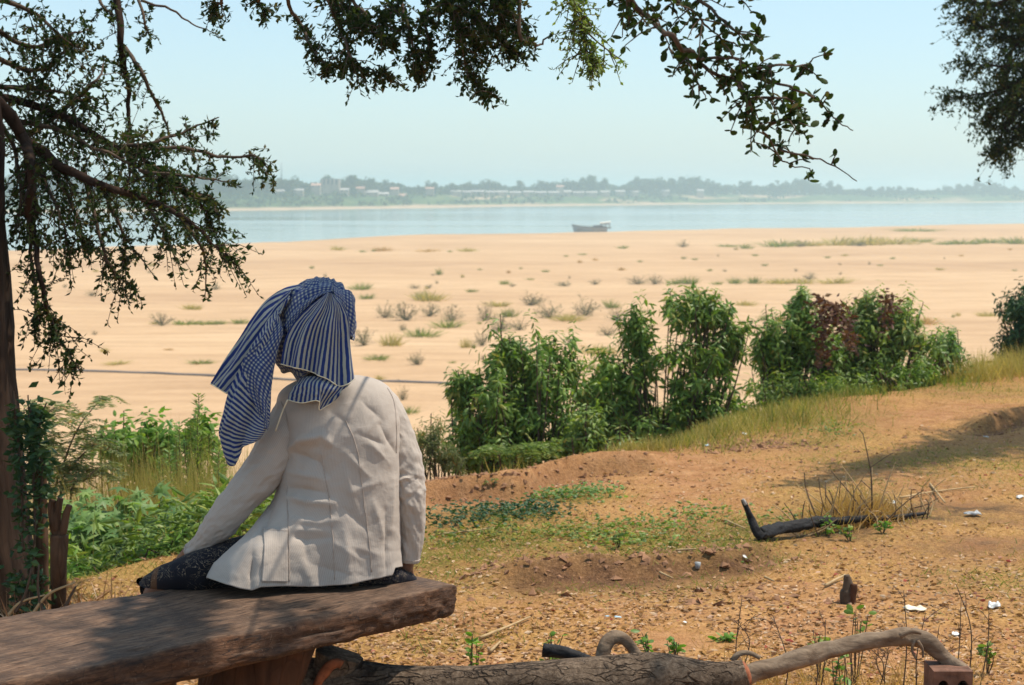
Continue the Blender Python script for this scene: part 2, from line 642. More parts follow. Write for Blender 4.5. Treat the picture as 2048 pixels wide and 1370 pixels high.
gburn = np.maximum.reduce([blob(1790, 1035, .5, .2), blob(1930, 1020, .4, .18), blob(1650, 1066, .4, .16), .6 * blob(1960, 1090, .5, .2), .5 * blob(2040, 1040, .4, .3)])
gbare = np.maximum.reduce([blob(1000, 945, .7, .5), blob(1200, 920, .6, .5), blob(1450, 890, .6, .5), blob(930, 1010, .5, .4), .7 * blob(1700, 830, 1.1, .7), .7 * blob(1500, 940, .9, .5)])
nr, nc = gx.shape
g = Geo().add(np.stack([gx, gy, gz], -1).reshape(-1, 3), quads(nr, nc))


def ground_mat():
    m, nt, out = mat('dry_bank_soil')
    pos = geopos(nt)

    def at(n):
        a = nt.nodes.new('ShaderNodeAttribute')
        a.attribute_name = n
        return a.outputs['Fac']
    n1 = noise(nt, pos, 1.6, 5, .6)
    n2 = noise(nt, pos, 9, 6, .65)
    n3 = noise(nt, pos, 55, 4, .7)
    soil = ramp(nt, n2, [(.3, (.30, .155, .075)), (.5, (.42, .235, .12)), (.72, (.52, .32, .18))])
    straw = ramp(nt, n3, [(.3, (.33, .19, .075)), (.55, (.5, .32, .125)), (.75, (.6, .42, .2))])
    straw_f = math_(nt, 'MULTIPLY', ramp(nt, n1, [(.38, 0.0), (.6, .85)]), math_(nt, 'SUBTRACT', 1.0, at('bare')))
    c = mixc(nt, straw_f, soil, straw)
    gr = ramp(nt, n3, [(.3, (.10, .10, .022)), (.6, (.22, .2, .05)), (.8, (.36, .28, .09))])
    gf = math_(nt, 'MULTIPLY', at('green'), ramp(nt, n2, [(.32, .25), (.55, 1.0)]))
    c = mixc(nt, gf, c, gr)
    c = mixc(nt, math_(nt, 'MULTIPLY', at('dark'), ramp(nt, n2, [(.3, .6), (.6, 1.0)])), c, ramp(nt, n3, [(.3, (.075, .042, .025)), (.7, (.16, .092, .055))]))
    c = mixc(nt, math_(nt, 'MULTIPLY', at('burn'), ramp(nt, n2, [(.35, .2), (.6, .95)])), c, (.05, .04, .035))
    fl = ramp(nt, noise(nt, pos, 130, 2, .5), [(.62, 0.0), (.7, .55)])
    c = mixc(nt, fl, c, (.5, .33, .19))
    c = mixc(nt, 1, c, ramp(nt, n3, [(.25, (.72, .7, .68)), (.7, (1.12, 1.12, 1.12))]), 'MULTIPLY')
    h = math_(nt, 'ADD', math_(nt, 'MULTIPLY', n2, .8), math_(nt, 'MULTIPLY', n3, .5))
    c = mixc(nt, 1, c, (.96, .85, .75), 'MULTIPLY')
    principled(nt, out, c, .95, bump(nt, h, .9, .03), .1)
    return m


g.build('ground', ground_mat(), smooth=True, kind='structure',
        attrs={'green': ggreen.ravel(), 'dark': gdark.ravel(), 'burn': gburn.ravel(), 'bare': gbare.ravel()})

# ------------------------------------------------------------------ sand flat, river, far bank
SHX = [-900, -300, -140, -89, -58, -19.5, 28, 70, 171, 420, 1500]
SHY = [-150, 180, 300, 336, 372, 444, 477, 516, 586, 720, 1250]


def sand_h(x, y):
    s = np.asarray(y, float) - np.interp(x, SHX, SHY) + 5 * fbm(np.asarray(x) * .03, np.asarray(y) * .03, 60)
    z = SAND + .28 * fbm(x * .045, y * .03, 61, 3) + .09 * fbm(x * .12, y * .3, 62, 3) + .015 * fbm(x * .5, y * 1.4, 63, 2)
    return z - 1.9 * sstep(-38, 22, s)


sx = np.concatenate([np.linspace(-800, -120, 30)[:-1], np.linspace(-120, 200, 240)[:-1], np.linspace(200, 1300, 40)])
sy = np.concatenate([[-150, -60, 0], np.geomspace(22, 800, 420), np.geomspace(830, 1300, 12)])
ax_, ay_ = np.meshgrid(sx, sy)
g = Geo().add(np.stack([ax_, ay_, sand_h(ax_, ay_)], -1).reshape(-1, 3), quads(*ax_.shape))


def sand_mat():
    m, nt, out = mat('river_sand')
    pos = geopos(nt)
    n1 = noise(nt, mapping(nt, pos, (.012, .035, 1)), 1.0, 5, .55)
    n2 = noise(nt, mapping(nt, pos, (.12, .5, 1)), 1.0, 4, .6)
    n3 = noise(nt, pos, 1.6, 5, .7)
    c = ramp(nt, n1, [(.3, (.44, .275, .155)), (.5, (.515, .335, .19)), (.72, (.57, .385, .225))])
    c = mixc(nt, .9, c, ramp(nt, n2, [(.34, (.84, .81, .78)), (.6, (1.05, 1.05, 1.05))]), 'MULTIPLY')
    c = mixc(nt, .5, c, ramp(nt, n3, [(.3, (.86, .85, .84)), (.6, (1.05, 1.05, 1.05))]), 'MULTIPLY')
    damp = ramp(nt, noise(nt, mapping(nt, pos, (.02, .09, 1)), 1.0, 4, .6, .6), [(.60, 0.0), (.72, .55)])
    c = mixc(nt, damp, c, (.40, .25, .135))
    dots = ramp(nt, noise(nt, mapping(nt, pos, (.9, 1.2, 1)), 1.0, 2, .5), [(.72, 0.0), (.77, .5)])
    c = mixc(nt, dots, c, (.3, .2, .11))
    h = math_(nt, 'ADD', n2, math_(nt, 'MULTIPLY', n3, .35))
    principled(nt, out, c, .95, bump(nt, h, .7, .16), .1)
    return m


g.build('sand', sand_mat(), smooth=True, kind='structure')


def water_mat():
    m, nt, out = mat('river_water')
    pos = geopos(nt)
    w1 = noise(nt, mapping(nt, pos, (.05, .16, 1)), 1.0, 5, .6)
    w2 = noise(nt, mapping(nt, pos, (.004, .022, 1)), 1.0, 4, .6)
    c = ramp(nt, w2, [(.35, (.20, .25, .22)), (.65, (.28, .32, .28))])
    r = ramp(nt, w2, [(.35, .08), (.62, .2)])
    p = principled(nt, out, c, r, bump(nt, w1, .12, .2), .5)
    p.inputs['IOR'].default_value = 1.33
    return m


g = Geo().add([[-2400, -280, WATER], [2400, -280, WATER], [2400, 2300, WATER], [-2400, 2300, WATER]], np.array([[0, 1, 2, 3]]))
g.build('water', water_mat(), kind='structure')
g = Geo().add([[-2450, -290, -13], [2450, -290, -13], [2450, 4150, -13], [-2450, 4150, -13]], np.array([[0, 1, 2, 3]]))
g.build('river_bed', plain('river_mud', (.3, .22, .14), .9), kind='structure')

BPX = [-2600, -900, 0, 300, 560, 900, 1024, 1400, 2048, 2900, 4200]
BPY = [470, 440, 425, 423, 420, 415, 412.5, 408.5, 404.5, 402, 401]


def far(px, back):
    """a place on the far bank: photo column and metres back from the waterline"""
    px = np.asarray(px, float)
    D = (CZ - WATER) * F / (np.interp(px, BPX, BPY) - 380.0) + back
    return (px - 1024) / F * D, D


def far_h(px, back):
    strip = np.interp(px, [0, 900, 1400, 2048], [9, 14, 40, 70])
    top = np.interp(px, [0, 600, 1000, 1600], [-.6, -1.2, -1.8, -2.6])
    t = sstep(0, 62, back - strip * .8)
    return WATER - .6 + .9 * sstep(-12, 6, back) + .5 * sstep(0, strip + 5, back) + (top - WATER - .8) * t + .5 * fbm(np.asarray(px) * .03, np.asarray(back) * .05, 71)


bpx = np.linspace(-2600, 4200, 460)
bbk = np.concatenate([[-30, -14], np.linspace(-6, 150, 34), [200, 320, 600, 1200, 2300]])
qx, qb = np.meshgrid(bpx, bbk)
X_, Y_ = far(qx, qb)
X_, Y_ = np.clip(X_, -2440, 2440), np.clip(Y_, 0, 4140)
Z_ = far_h(qx, qb)
g = Geo().add(np.stack([X_, Y_, Z_], -1).reshape(-1, 3), quads(*qx.shape))
vg = sstep(8, 20, qb - np.interp(qx, [0, 900, 1400, 2048], [0, 8, 18, 42])) * sstep(.1, .42, fbm(qx * .012, qb * .06, 72) + np.interp(qx, [700, 1100], [.85, .5]))


def farbank_mat():
    m, nt, out = mat('far_bank_soil')
    pos = geopos(nt)
    n = noise(nt, pos, .09, 5, .65)
    a = nt.nodes.new('ShaderNodeAttribute')
    a.attribute_name = 'green'
    s = ramp(nt, n, [(.3, (.38, .25, .15)), (.7, (.55, .4, .26))])
    v = ramp(nt, n, [(.3, (.035, .07, .022)), (.55, (.075, .12, .035)), (.75, (.2, .19, .08))])
    principled(nt, out, mixc(nt, a.outputs['Fac'], s, v), .95, None, .1)
    return m


g.build('far_bank', farbank_mat(), smooth=True, kind='structure', attrs={'green': vg.ravel()})

# scrub on the slope of the far bank and the belt of wood behind: one mass each
M['far_leaf'] = leaf_mat('far_foliage', [(0, (.025, .05, .018)), (.6, (.045, .085, .026)), (1, (.09, .12, .04))], .7, .2, .15)
QUAD = (np.array([[0, -.5, 0], [1, -.5, 0], [1.1, .4, .1], [.1, .5, .05]]), np.array([[0, 1, 2, 3]]))
n = 9000
ppx = rng.uniform(-300, 2350, n)
bk = rng.uniform(16, 95, n) + np.interp(ppx, [0, 900, 1400, 2048], [0, 8, 25, 50])
keep = vnoise(ppx * .02, bk * .07, 75) + np.interp(ppx, [300, 1000, 1600], [.35, .12, .0]) > .55
ppx, bk = ppx[keep], bk[keep]
x, y = far(ppx, bk)
o = np.stack([x, y, far_h(ppx, bk) + rng.uniform(0, 1.6, len(x))], 1)
V, Fc = inst(*QUAD, o, rdir(len(o), -.2, .6), rdir(len(o)), rng.uniform(1.0, 2.6, len(o)))
Geo().add(V, Fc).build('far_scrub', M['far_leaf'], kind='stuff', label='low green scrub covering the slope of the far river bank', cat='scrub')
n = 26000
ppx = rng.uniform(-500, 2500, n)
bk = rng.uniform(105, 190, n)
x, y = far(ppx, bk)
TOPX = [-200, 330, 400, 430, 480, 520, 620, 700, 770, 830, 900, 980, 1050, 1100, 1180, 1240, 1290, 1330, 1390, 1440, 1500, 1560, 1590, 1660, 1700, 1800, 1900, 1985, 2048, 2300]
TOPY = [345, 345, 340, 332, 358, 354, 356, 350, 356, 365, 361, 359, 363, 360, 352, 362, 346, 354, 349, 361, 359, 362, 354, 362, 367, 371, 371, 358, 373, 374]
hmax = np.maximum(3.0, (CZ + (390 - np.interp(ppx, TOPX, TOPY) - 12 - 10) / F * y) * (.75 + .5 * vnoise(ppx * .05, bk * 0, 77)) + 1.5)
o = np.stack([x, y, far_h(ppx, bk) + hmax * rng.uniform(0, 1, n) ** .8], 1)
V, Fc = inst(*QUAD, o, rdir(n, -.3, .5), rdir(n), rng.uniform(1.2, 2.6, n))
Geo().add(V, Fc).build('far_wood', M['far_leaf'], kind='stuff', label='hazy belt of wood behind the far river bank', cat='wood')


# single trees along the far bank
def far_crown(seed, kind):
    r = np.random.default_rng(seed)
    g = Geo()
    if kind == 'palm':
        a = np.linspace(0, 2 * np.pi, 22, endpoint=False) + r.uniform(-.2, .2, 22)
        el = r.uniform(-.5, 1.1, 22)
        d = np.stack([np.cos(a) * np.cos(el), np.sin(a) * np.cos(el), np.sin(el)], 1)
        T = (np.array([[0, -.05, 0], [0, .05, 0], [.55, .17, .0], [.55, -.17, .0], [1, .06, -.28], [1, -.06, -.28]]), np.array([[0, 3, 2, 1], [3, 5, 4, 2]]))
        V, Fc = inst(*T, np.tile([[0, 0, .84]], (22, 1)), d, np.tile([[0, 0, 1.0]], (22, 1)) + .01, r.uniform(.2, .3, 22), .22)
        return g.add(V, Fc)
    nb = 9
    c = r.normal(0, 1, (nb, 3)) * [.17, .17, .15] + [0, 0, .62]
    rad = r.uniform(.13, .24, nb)
    k = 520
    i = r.integers(0, nb, k)
    d = unit(r.normal(0, 1, (k, 3)))
    o = c[i] + d * (rad[i] * r.uniform(.55, 1.05, k))[:, None]
    V, Fc = inst(*QUAD, o, unit(r.normal(0, 1, (k, 3))), d, r.uniform(.04, .095, k))
    return g.add(V, Fc)


def far_trunk(kind):
    p = spline([[0, 0, -.06], [.01, 0, .4], [0, .01, .86 if kind == 'palm' else .62]], 6)
    g = Geo()
    g.add(*tube(p, np.linspace(.022, .012, 6), 6))
    if kind != 'palm':
        for q in range(5):
            d = rdir(1, .3, .8)[0]
            g.add(*tube(spline([[0, 0, .32 + .05 * q], np.array([0, 0, .36 + .05 * q]) + d * .2], 3), [.011, .008, .004], 5))
    return g


M['far_trunk'] = plain('far_trunk', (.12, .09, .07), .9)
crowns = {'broad': [far_crown(s, 'broad').mesh('crown', M['far_leaf']) for s in range(100, 107)],
          'palm': [far_crown(s, 'palm').mesh('crown', M['far_leaf']) for s in range(200, 203)]}
trunks = {k: far_trunk(k).mesh('trunk', M['far_trunk']) for k in crowns}
for px in np.arange(-60, 2120, 11.5):
    px = px + random.uniform(-5, 5)
    wooded = px > 1650
    kind = 'palm' if (random.random() < (.34 if px < 1250 else .1) and not wooded) else 'broad'
    back = random.uniform(62, 100) + np.interp(px, [0, 1400, 2048], [0, 12, 40])
    x, y = far(px, back)
    zb = float(far_h(px, back))
    top = float(np.interp(px, TOPX, TOPY)) + (random.uniform(-1, 9) if random.random() < .6 else random.uniform(8, 22))
    h = max(4.0, P(px, top, y)[2] - zb)
    zone = ('on the far bank, showing through the bank tree boughs' if px < 460 else 'on the far bank around the tan flat roofed block' if px < 800 else 'behind the long row of pale roofs on the far bank' if px < 1275
            else 'on the far bank between the pale roofs and the unbroken wood' if px < 1650 else 'at the edge of the unbroken wood on the far bank')
    t = thing('palm_tree' if kind == 'palm' else 'broadleaf_tree',
              ('hazy palm tree ' if kind == 'palm' else 'hazy rounded broadleaf tree ') + zone,
              'tree', (x, y, zb), ('palms ' if kind == 'palm' else 'broadleaf trees ') + zone, world=False)
    wdt = h * random.uniform(1.0, 1.5) if kind == 'broad' else h * random.uniform(.9, 1.15)
    t.scale = (wdt, wdt, h)
    t.rotation_euler = (0, 0, random.uniform(0, 6.28))
    link('trunk', trunks[kind], t)
    link('crown', random.choice(crowns[kind]), t)

# small houses and a long landing of pale roofs among the far trees
M['far_wall'] = plain('far_house_wall', (.46, .34, .25), .9, .2, .3)
M['far_roof'] = plain('far_pale_roof', (.44, .40, .36), .6, .2, .4)
M['far_roof_red'] = plain('far_clay_roof', (.5, .3, .22), .8, .2, .4)
M['far_window'] = plain('far_window_dark', (.03, .03, .035), .4)


def box(g, x0, x1, y0, y1, z0, z1):
    v = [[a, b, c] for a in (x0, x1) for b in (y0, y1) for c in (z0, z1)]
    return g.add(v, np.array([[0, 1, 3, 2], [4, 6, 7, 5], [0, 4, 5, 1], [2, 3, 7, 6], [0, 2, 6, 4], [1, 5, 7, 3]]))


def house(px, py, wpx, hpx, flat=False, red=False, idx=0):
    back = 52.0 + np.interp(px, [0, 1400, 2048], [0, 16, 40]) + (12 if flat else 0)
    x, y = far(px, back)
    b = P(px, py, y)
    w, h = wpx / F * y, hpx / F * y
    z0 = min(b[2], float(far_h(px, back)))
    lab = ('tan flat roofed block of several storeys on the far bank' if flat else
           'small house with red-brown roof among the far bank trees' if red else 'small house in the long row of pale roofs on the far bank' if 880 < px < 1290 else 'small house with a pale roof apart among far bank trees')
    t = thing('town_building' if flat else 'house', lab, 'building', (x, y, z0), None if flat else 'houses with red-brown roofs on the far bank' if red else 'houses in the row of pale roofs' if 880 < px < 1290 else 'houses with pale roofs apart')
    zt = b[2] + h
    zw = zt if flat else b[2] + h * .5
    box(Geo(), x - w * .44, x + w * .44, y, y + w * .7, z0 - .5, zw).build('wall', M['far_wall'], t)
    if flat:
        box(Geo(), x - w * .47, x + w * .47, y - .3, y + w * .72, zt, zt + .35).build('roof', M['far_wall'], t)
    else:
        yo, e = w * .35, .5
        v = [[x - w / 2, y - e, zw], [x + w / 2, y - e, zw], [x + w / 2, y + yo, zt], [x - w / 2, y + yo, zt], [x - w / 2, y + 2 * yo + e, zw], [x + w / 2, y + 2 * yo + e, zw]]
        v = v + [[a, b_, c + .18] for a, b_, c in v]
        Geo().add(v, np.array([[0, 1, 2, 3], [3, 2, 5, 4], [6, 9, 8, 7], [9, 10, 11, 8], [0, 6, 7, 1], [4, 5, 11, 10]])).build('roof', M['far_roof_red'] if red else M['far_roof'], t)
    for k in range(3 if flat else 1):
        for j in range(4 if flat else 2):
            cx = x - w * .3 + w * .6 * (j / (3.0 if flat else 1.0))
            cz = b[2] + (zw - b[2]) * (.2 + .28 * k if flat else .35)
            box(Geo(), cx - .5, cx + .5, y - .08, y + .05, cz, cz + (.9 if flat else .7)).build('window', M['far_window'], t)


for px, py, w, h, fl, rd in [(662, 371, 40, 12, 1, 0), (598, 384, 22, 6, 0, 0), (633, 376, 20, 9, 0, 1), (722, 381, 18, 7, 0, 1), (745, 390, 26, 9, 0, 0), (768, 392, 22, 7, 0, 0), (790, 383, 18, 8, 0, 1),
                             (803, 396, 22, 8, 0, 1), (912, 386, 22, 5, 0, 0), (935, 387, 20, 5, 0, 0), (957, 386, 24, 5, 0, 0), (981, 387, 20, 5, 0, 0), (1003, 387, 26, 5, 0, 0), (1031, 388, 24, 5, 0, 0),
                             (1057, 387, 22, 5, 0, 0), (1081, 388, 24, 5, 0, 0), (1107, 388, 22, 5, 0, 0), (1131, 387, 24, 6, 0, 0), (1157, 388, 22, 5, 0, 0), (1183, 388, 24, 5, 0, 0), (1210, 387, 20, 5, 0, 0),
                             (1240, 386, 20, 5, 0, 0), (1268, 387, 18, 5, 0, 0), (1330, 386, 16, 6, 0, 0), (1400, 385, 14, 6, 0, 0), (1120, 377, 16, 6, 0, 1), (860, 381, 18, 6, 0, 1), (690, 384, 18, 7, 0, 0), (560, 386, 20, 6, 0, 0)]:
    house(px, py, w, h, bool(fl), bool(rd))
for px, t0, t1 in [(563, 326, 372), (2008, 348, 388)]:
    x, y = far(px, 115)
    g = Geo().add(*tube([P(px, t1 + 12, y), P(px, (t0 + t1) / 2, y), P(px, t0, y)], [.45, .3, .12], 6))
    tag(g.build('radio_mast', M['far_window'], smooth=True), 'thin radio mast rising above the far trees' if px < 1000 else 'short thin mast beside a tall round far tree', 'mast')

# ------------------------------------------------------------------ the boat by the sand
def boat():
    D = 455.0
    c0 = P(1182, 461.5, D)
    z0 = WATER
    x = lambda p: P(p, 460, D)[0]
    L0, L1 = x(1144), x(1214)
    t = thing('river_boat', 'grey wooden river boat with stern canopy lying off the sand', 'boat', ((L0 + L1) / 2, D, z0))
    u = np.linspace(0, 1, 24)
    hw = 1.25 * np.clip(np.sin(np.pi * np.clip(u * .62 + .0, 0, 1)) ** .6, .02, 1)
    sheer = z0 + 1.35 + .75 * (1 - u) ** 3 + .12 * u ** 2
    keel_x = L0 + (L1 - L0) * u
    rows = []
    for k in range(24):
        xk = keel_x[k]
        rake = .75 * (1 - u[k]) ** 2
        rows.append([[xk, D - hw[k], sheer[k]], [xk + rake * .5, D - hw[k] * .9, z0 + .5], [xk + rake, D - hw[k] * .35, z0 - .35], [xk + rake, D + hw[k] * .35, z0 - .35],
                     [xk + rake * .5, D + hw[k] * .9, z0 + .5], [xk, D + hw[k], sheer[k]]])
    R = np.array(rows).reshape(-1, 3)
    g = Geo().add(R, quads(24, 6))
    g.add(R[-6:], np.array([[0, 1, 2, 3, 4, 5]]))
    hull = g.build('hull', plain('grey_boat_paint', (.30, .34, .37), .6, .2, 1.5), t, True)
    for s in (0, 5):
        e = R.reshape(24, 6, 3)[:, s]
        Geo().add(*tube(e, .12, 6)).build('gunwale', plain('dark_gunwale', (.09, .1, .11), .7), hull, True)
    box(Geo(), L0 + 1.4, L1 - .2, D - .8, D + .8, z0 + .72, z0 + .8).build('deck', M['far_trunk'], t)
    xa, xb = x(1193), x(1207)
    box(Geo(), xa - .8, xb, D - .85, D + .85, z0 + .82, z0 + 1.95).build('cabin', plain('boat_cabin', (.2, .2, .22), .7, .3, 1), t)
    g = Geo()
    cv = []
    for a in np.linspace(-1, 1, 7):
        for b in (0, 1):
            cv.append([x(1200) + (x(1221) - x(1200)) * b, D + a * 1.15, z0 + 2.62 + .28 * b - .22 * a * a])
    cv = np.array(cv)
    g.add(np.vstack([cv, cv + [0, 0, .1]]), [quads(7, 2), quads(7, 2)[:, ::-1] + 14])
    g.build('canopy', plain('boat_canopy', (.72, .66, .55), .7), t, True)
    g = Geo()
    box(g, x(1201), x(1219), D - 1.05, D + 1.05, z0 + 2.25, z0 + 2.46)
    g.build('canopy_frame', plain('boat_red_brown', (.22, .10, .08), .8), t)
    for px in (1202, 1211, 1219):
        for s in (-1, 1):
            xe = x(px)
            zb = z0 + 1.3
            Geo().add(*tube([[xe, D + s * 1.0, zb], [xe, D + s * 1.0, z0 + 2.5]], .06, 6)).build('post', M['far_trunk'], t)
    box(Geo(), x(1214) - .1, x(1222), D - .5, D + .5, z0 + 1.1, z0 + 1.35).build('stern_platform', M['far_trunk'], t)


boat()

# a dredge pipe lying across the sand
def sand_at(px, py):
    z = SAND
    for _ in range(4):
        p = G(px, py, z)
        z = float(sand_h(p[0], p[1]))
    return np.array([p[0], p[1], z])


pp = np.array([sand_at(a, b) + [0, 0, .05] for a, b in [(-60, 737), (0, 740), (120, 742), (260, 746), (430, 753), (600, 762), (760, 764), (900, 768)]])
pp = spline(pp, 90)
pp[:, 2] = sand_h(pp[:, 0], pp[:, 1]) + .04 + .03 * fbm(np.arange(90) * .3, np.zeros(90), 4)
tag(Geo().add(*tube(pp, .075, 8)).build('pipe', plain('grey_pipe', (.16, .15, .15), .7), smooth=True), 'long thin dark pipe lying across the pale sand', 'pipe')

# ------------------------------------------------------------------ slab bench
BZ = .45
FE = spline([[-.150, 4.84], [-.40, 4.565], [-.90, 4.055], [-1.30, 3.74], [-1.9, 3.35], [-2.5, 2.95]], 120)
BE = spline([[-.44, 5.12], [-.72, 4.96], [-1.00, 4.745], [-1.34, 4.46], [-1.95, 4.0], [-2.6, 3.55]], 120)


def wood_mat():
    m, nt, out = mat('worn_dark_wood')
    v = objco(nt)
    rv = mapping(nt, v, (1, 1, 1), (0, 0, math.radians(-45)))
    g1 = noise(nt, mapping(nt, rv, (9, 42, 42)), 2.0, 9, .75, .35)
    g2 = noise(nt, mapping(nt, rv, (5, 60, 60)), 2.0, 4, .6, .3)
    b = noise(nt, v, 6.5, 7, .68)
    c = ramp(nt, g1, [(.30, (.042, .025, .017)), (.5, (.13, .078, .050)), (.72, (.27, .175, .115))])
    c = mixc(nt, .8, c, ramp(nt, b, [(.34, (.45, .42, .42)), (.5, (.95, .92, .9)), (.66, (1.5, 1.4, 1.3))]), 'MULTIPLY')
    c = mixc(nt, .5, c, ramp(nt, g2, [(.3, (.6, .58, .55)), (.6, (1.1, 1.1, 1.1))]), 'MULTIPLY')
    # sides are darker with scratches; top lighter
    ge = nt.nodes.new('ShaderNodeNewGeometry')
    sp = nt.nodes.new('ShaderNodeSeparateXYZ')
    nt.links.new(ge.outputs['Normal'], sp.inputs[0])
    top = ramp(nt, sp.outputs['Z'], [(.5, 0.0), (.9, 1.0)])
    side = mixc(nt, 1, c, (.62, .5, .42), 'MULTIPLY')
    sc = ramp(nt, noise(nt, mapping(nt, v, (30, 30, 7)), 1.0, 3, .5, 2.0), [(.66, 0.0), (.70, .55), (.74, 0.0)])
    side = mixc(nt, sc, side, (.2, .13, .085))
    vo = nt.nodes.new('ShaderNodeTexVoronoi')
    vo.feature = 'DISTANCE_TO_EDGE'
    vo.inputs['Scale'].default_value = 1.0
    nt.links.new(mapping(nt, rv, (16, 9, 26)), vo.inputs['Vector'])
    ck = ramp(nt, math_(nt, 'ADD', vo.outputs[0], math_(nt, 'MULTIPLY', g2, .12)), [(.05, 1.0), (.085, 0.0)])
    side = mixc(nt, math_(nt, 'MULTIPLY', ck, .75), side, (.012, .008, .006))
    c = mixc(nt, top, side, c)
    ln = ramp(nt, noise(nt, mapping(nt, rv, (1.6, 17, 17)), 1.0, 3, .55, .3), [(.488, 0.0), (.5, .85), (.512, 0.0)])
    c = mixc(nt, ln, c, (.014, .009, .007))
    speck = ramp(nt, noise(nt, v, 90, 3, .6), [(.66, 0.0), (.72, .7)])
    c = mixc(nt, speck, c, (.22, .15, .10))
    # smears of blue paint on the seat
    for q, r in ((P(636, 1224, 4.66), .035), (P(551, 1229, 4.55), .03)):
        d = nt.nodes.new('ShaderNodeVectorMath')
        d.operation = 'DISTANCE'
        nt.links.new(mapping(nt, v, (1, 1, 1)), d.inputs[0])
        d.inputs[1].default_value = tuple(q)
        f = ramp(nt, math_(nt, 'ADD', math_(nt, 'DIVIDE', d.outputs['Value'], r), math_(nt, 'MULTIPLY', g2, 1.2)), [(.75, .8), (1.0, 0.0)])
        c = mixc(nt, math_(nt, 'MULTIPLY', f, top), c, (.05, .12, .42))
    h = math_(nt, 'ADD', math_(nt, 'MULTIPLY', g1, .7), math_(nt, 'MULTIPLY', g2, .5))
    principled(nt, out, c, ramp(nt, b, [(.3, .6), (.7, .85)]), bump(nt, h, .9, .010), .25)
    return m


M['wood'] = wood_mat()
bench = thing('bench', 'long thick dark wooden slab bench resting on logs', 'bench', (-1.0, 4.4, 0))


def slab():
    # cross-section around: back top -> front top -> front bottom -> back bottom, rounded corners
    prof = []
    for t in np.linspace(.02, .98, 44):
        prof.append((t, 0.0))
    prof += [(.993, -.004), (1.004, -.014), (1.008, -.03)]
    for k in np.linspace(-.04, -.075, 7):
        prof.append((1.008 - .3 * (k + .04) ** 2, k))
    prof += [(.99, -.087), (.96, -.093)]
    for t in np.linspace(.9, .1, 16):
        prof.append((t, -.095))
    prof += [(.02, -.088), (-.005, -.07), (-.008, -.045), (-.005, -.02), (.005, -.005)]
    prof = np.array(prof)
    n = len(prof)
    S = np.concatenate([np.linspace(0, .3, 130), np.linspace(.3, 1, 130)[1:]]) * 119
    i = np.minimum(S.astype(int), 118)
    f = (S - i)[:, None]
    A, B = FE[i] * (1 - f) + FE[i + 1] * f, BE[i] * (1 - f) + BE[i + 1] * f
    V = np.zeros((len(S), n, 3))
    endr = 1 - .10 * np.exp(-S / .9)          # rounded right end
    for k, (t, z) in enumerate(prof):
        tt = .5 + (t - .5) * (1 - .05 * np.exp(-S / .8))
        xy = B + (A - B) * tt[:, None]
        zz = BZ + z * (1 - .0 * S)
        fr = 1 if t > .9 else 0
        wob = .017 * fbm(S * .30, np.full(len(S), z * 40.0), 81, 4) * (1 if (t > .97 or t < .03) else 0)
        d = unit(A - B)
        xy = xy + d * wob[:, None]
        zz = zz + .005 * fbm(xy[:, 0] * 5, xy[:, 1] * 5, 82, 3) + (.006 * fbm(S * .35, np.full(len(S), 3.0), 84, 3) if z < -.05 else 0)
        zz = zz - .012 * np.exp(-S / .5) * (z > -.04) + .012 * np.exp(-S / .5) * (z < -.06)
        # a chipped place on the front edge
        if t > .9 and z > -.05:
            ch = np.exp(-((S - 28) / 3.2) ** 2) + .7 * np.exp(-((S - 37) / 1.2) ** 2) + .6 * np.exp(-((S - 47) / 1.5) ** 2)
            zz = zz - .008 * ch
            xy = xy - d * (.012 * ch)[:, None]
        V[:, k] = np.column_stack([xy, zz])
    V[0] = V[0].mean(0) + (V[0] - V[0].mean(0)) * [.97, .97, .8]
    R = V.reshape(-1, 3)
    Fc = [quads(len(S), n, True)[:, ::-1]]
    c = V[0].mean(0) + unit(np.array([FE[0][0] - FE[8][0], FE[0][1] - FE[8][1], 0])) * .004
    V2 = np.vstack([R, c, V[-1].mean(0)])
    j = np.arange(n)
    e = (len(S) - 1) * n
    Fc.append(np.vstack([np.stack([np.full(n, len(R)), j, (j + 1) % n], 1), np.stack([np.full(n, len(R) + 1), e + (j + 1) % n, e + j], 1)]))
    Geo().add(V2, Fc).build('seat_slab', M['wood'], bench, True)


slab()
M['leg_wood'] = bark_mat('red_brown_wood', (.04, .018, .010), (.12, .055, .03), 16, .25, .6)
for (x, y, r) in ((-.70, 4.55, .115), (-2.05, 3.72, .13)):
    p = spline([[x - .05, y - .02, -.04], [x - .02, y, .16], [x + .04, y + .02, .375]], 14)
    Geo().add(*tube(p, np.interp(np.linspace(0, 1, 14), [0, .5, 1], [r * 1.2, r, r * 1.15]), 22, True, .25, 5)).build('leg', M['leg_wood'], bench, True)

# ------------------------------------------------------------------ fallen log under the end of the bench
LOGD = 4.76
log = thing('fallen_log', 'grey barked fallen log with a smooth arching branch beside the bench', 'log', (0, LOGD, 0))
LP = spline([(*P(612, 1402, 4.80), .115), (*P(700, 1390, 4.79), .095), (*P(800, 1385, LOGD), .070), (*P(950, 1384, LOGD), .066), (*P(1100, 1376, LOGD), .072), (*P(1230, 1366, LOGD), .075),
             (*P(1320, 1362, LOGD), .072), (*P(1400, 1366, LOGD), .058), (*P(1455, 1358, LOGD), .044), (*P(1492, 1347, LOGD), .036)], 150)
LP[:, 3] *= 1.08
Geo().add(*tube(LP[:, :3], LP[:, 3], 46, True, .13, 12)).build('trunk', M['bark_grey'], log, True)
st = spline([(*P(640, 1415, 4.80), .085), (*P(655, 1370, 4.79), .074), (*P(668, 1335, 4.78), .062), (*P(676, 1306, 4.78), .066)], 40)
stub = Geo().add(*tube(st[:, :3], st[:, 3], 34, True, .22, 14)).build('stub', M['bark_grey'], log, True)
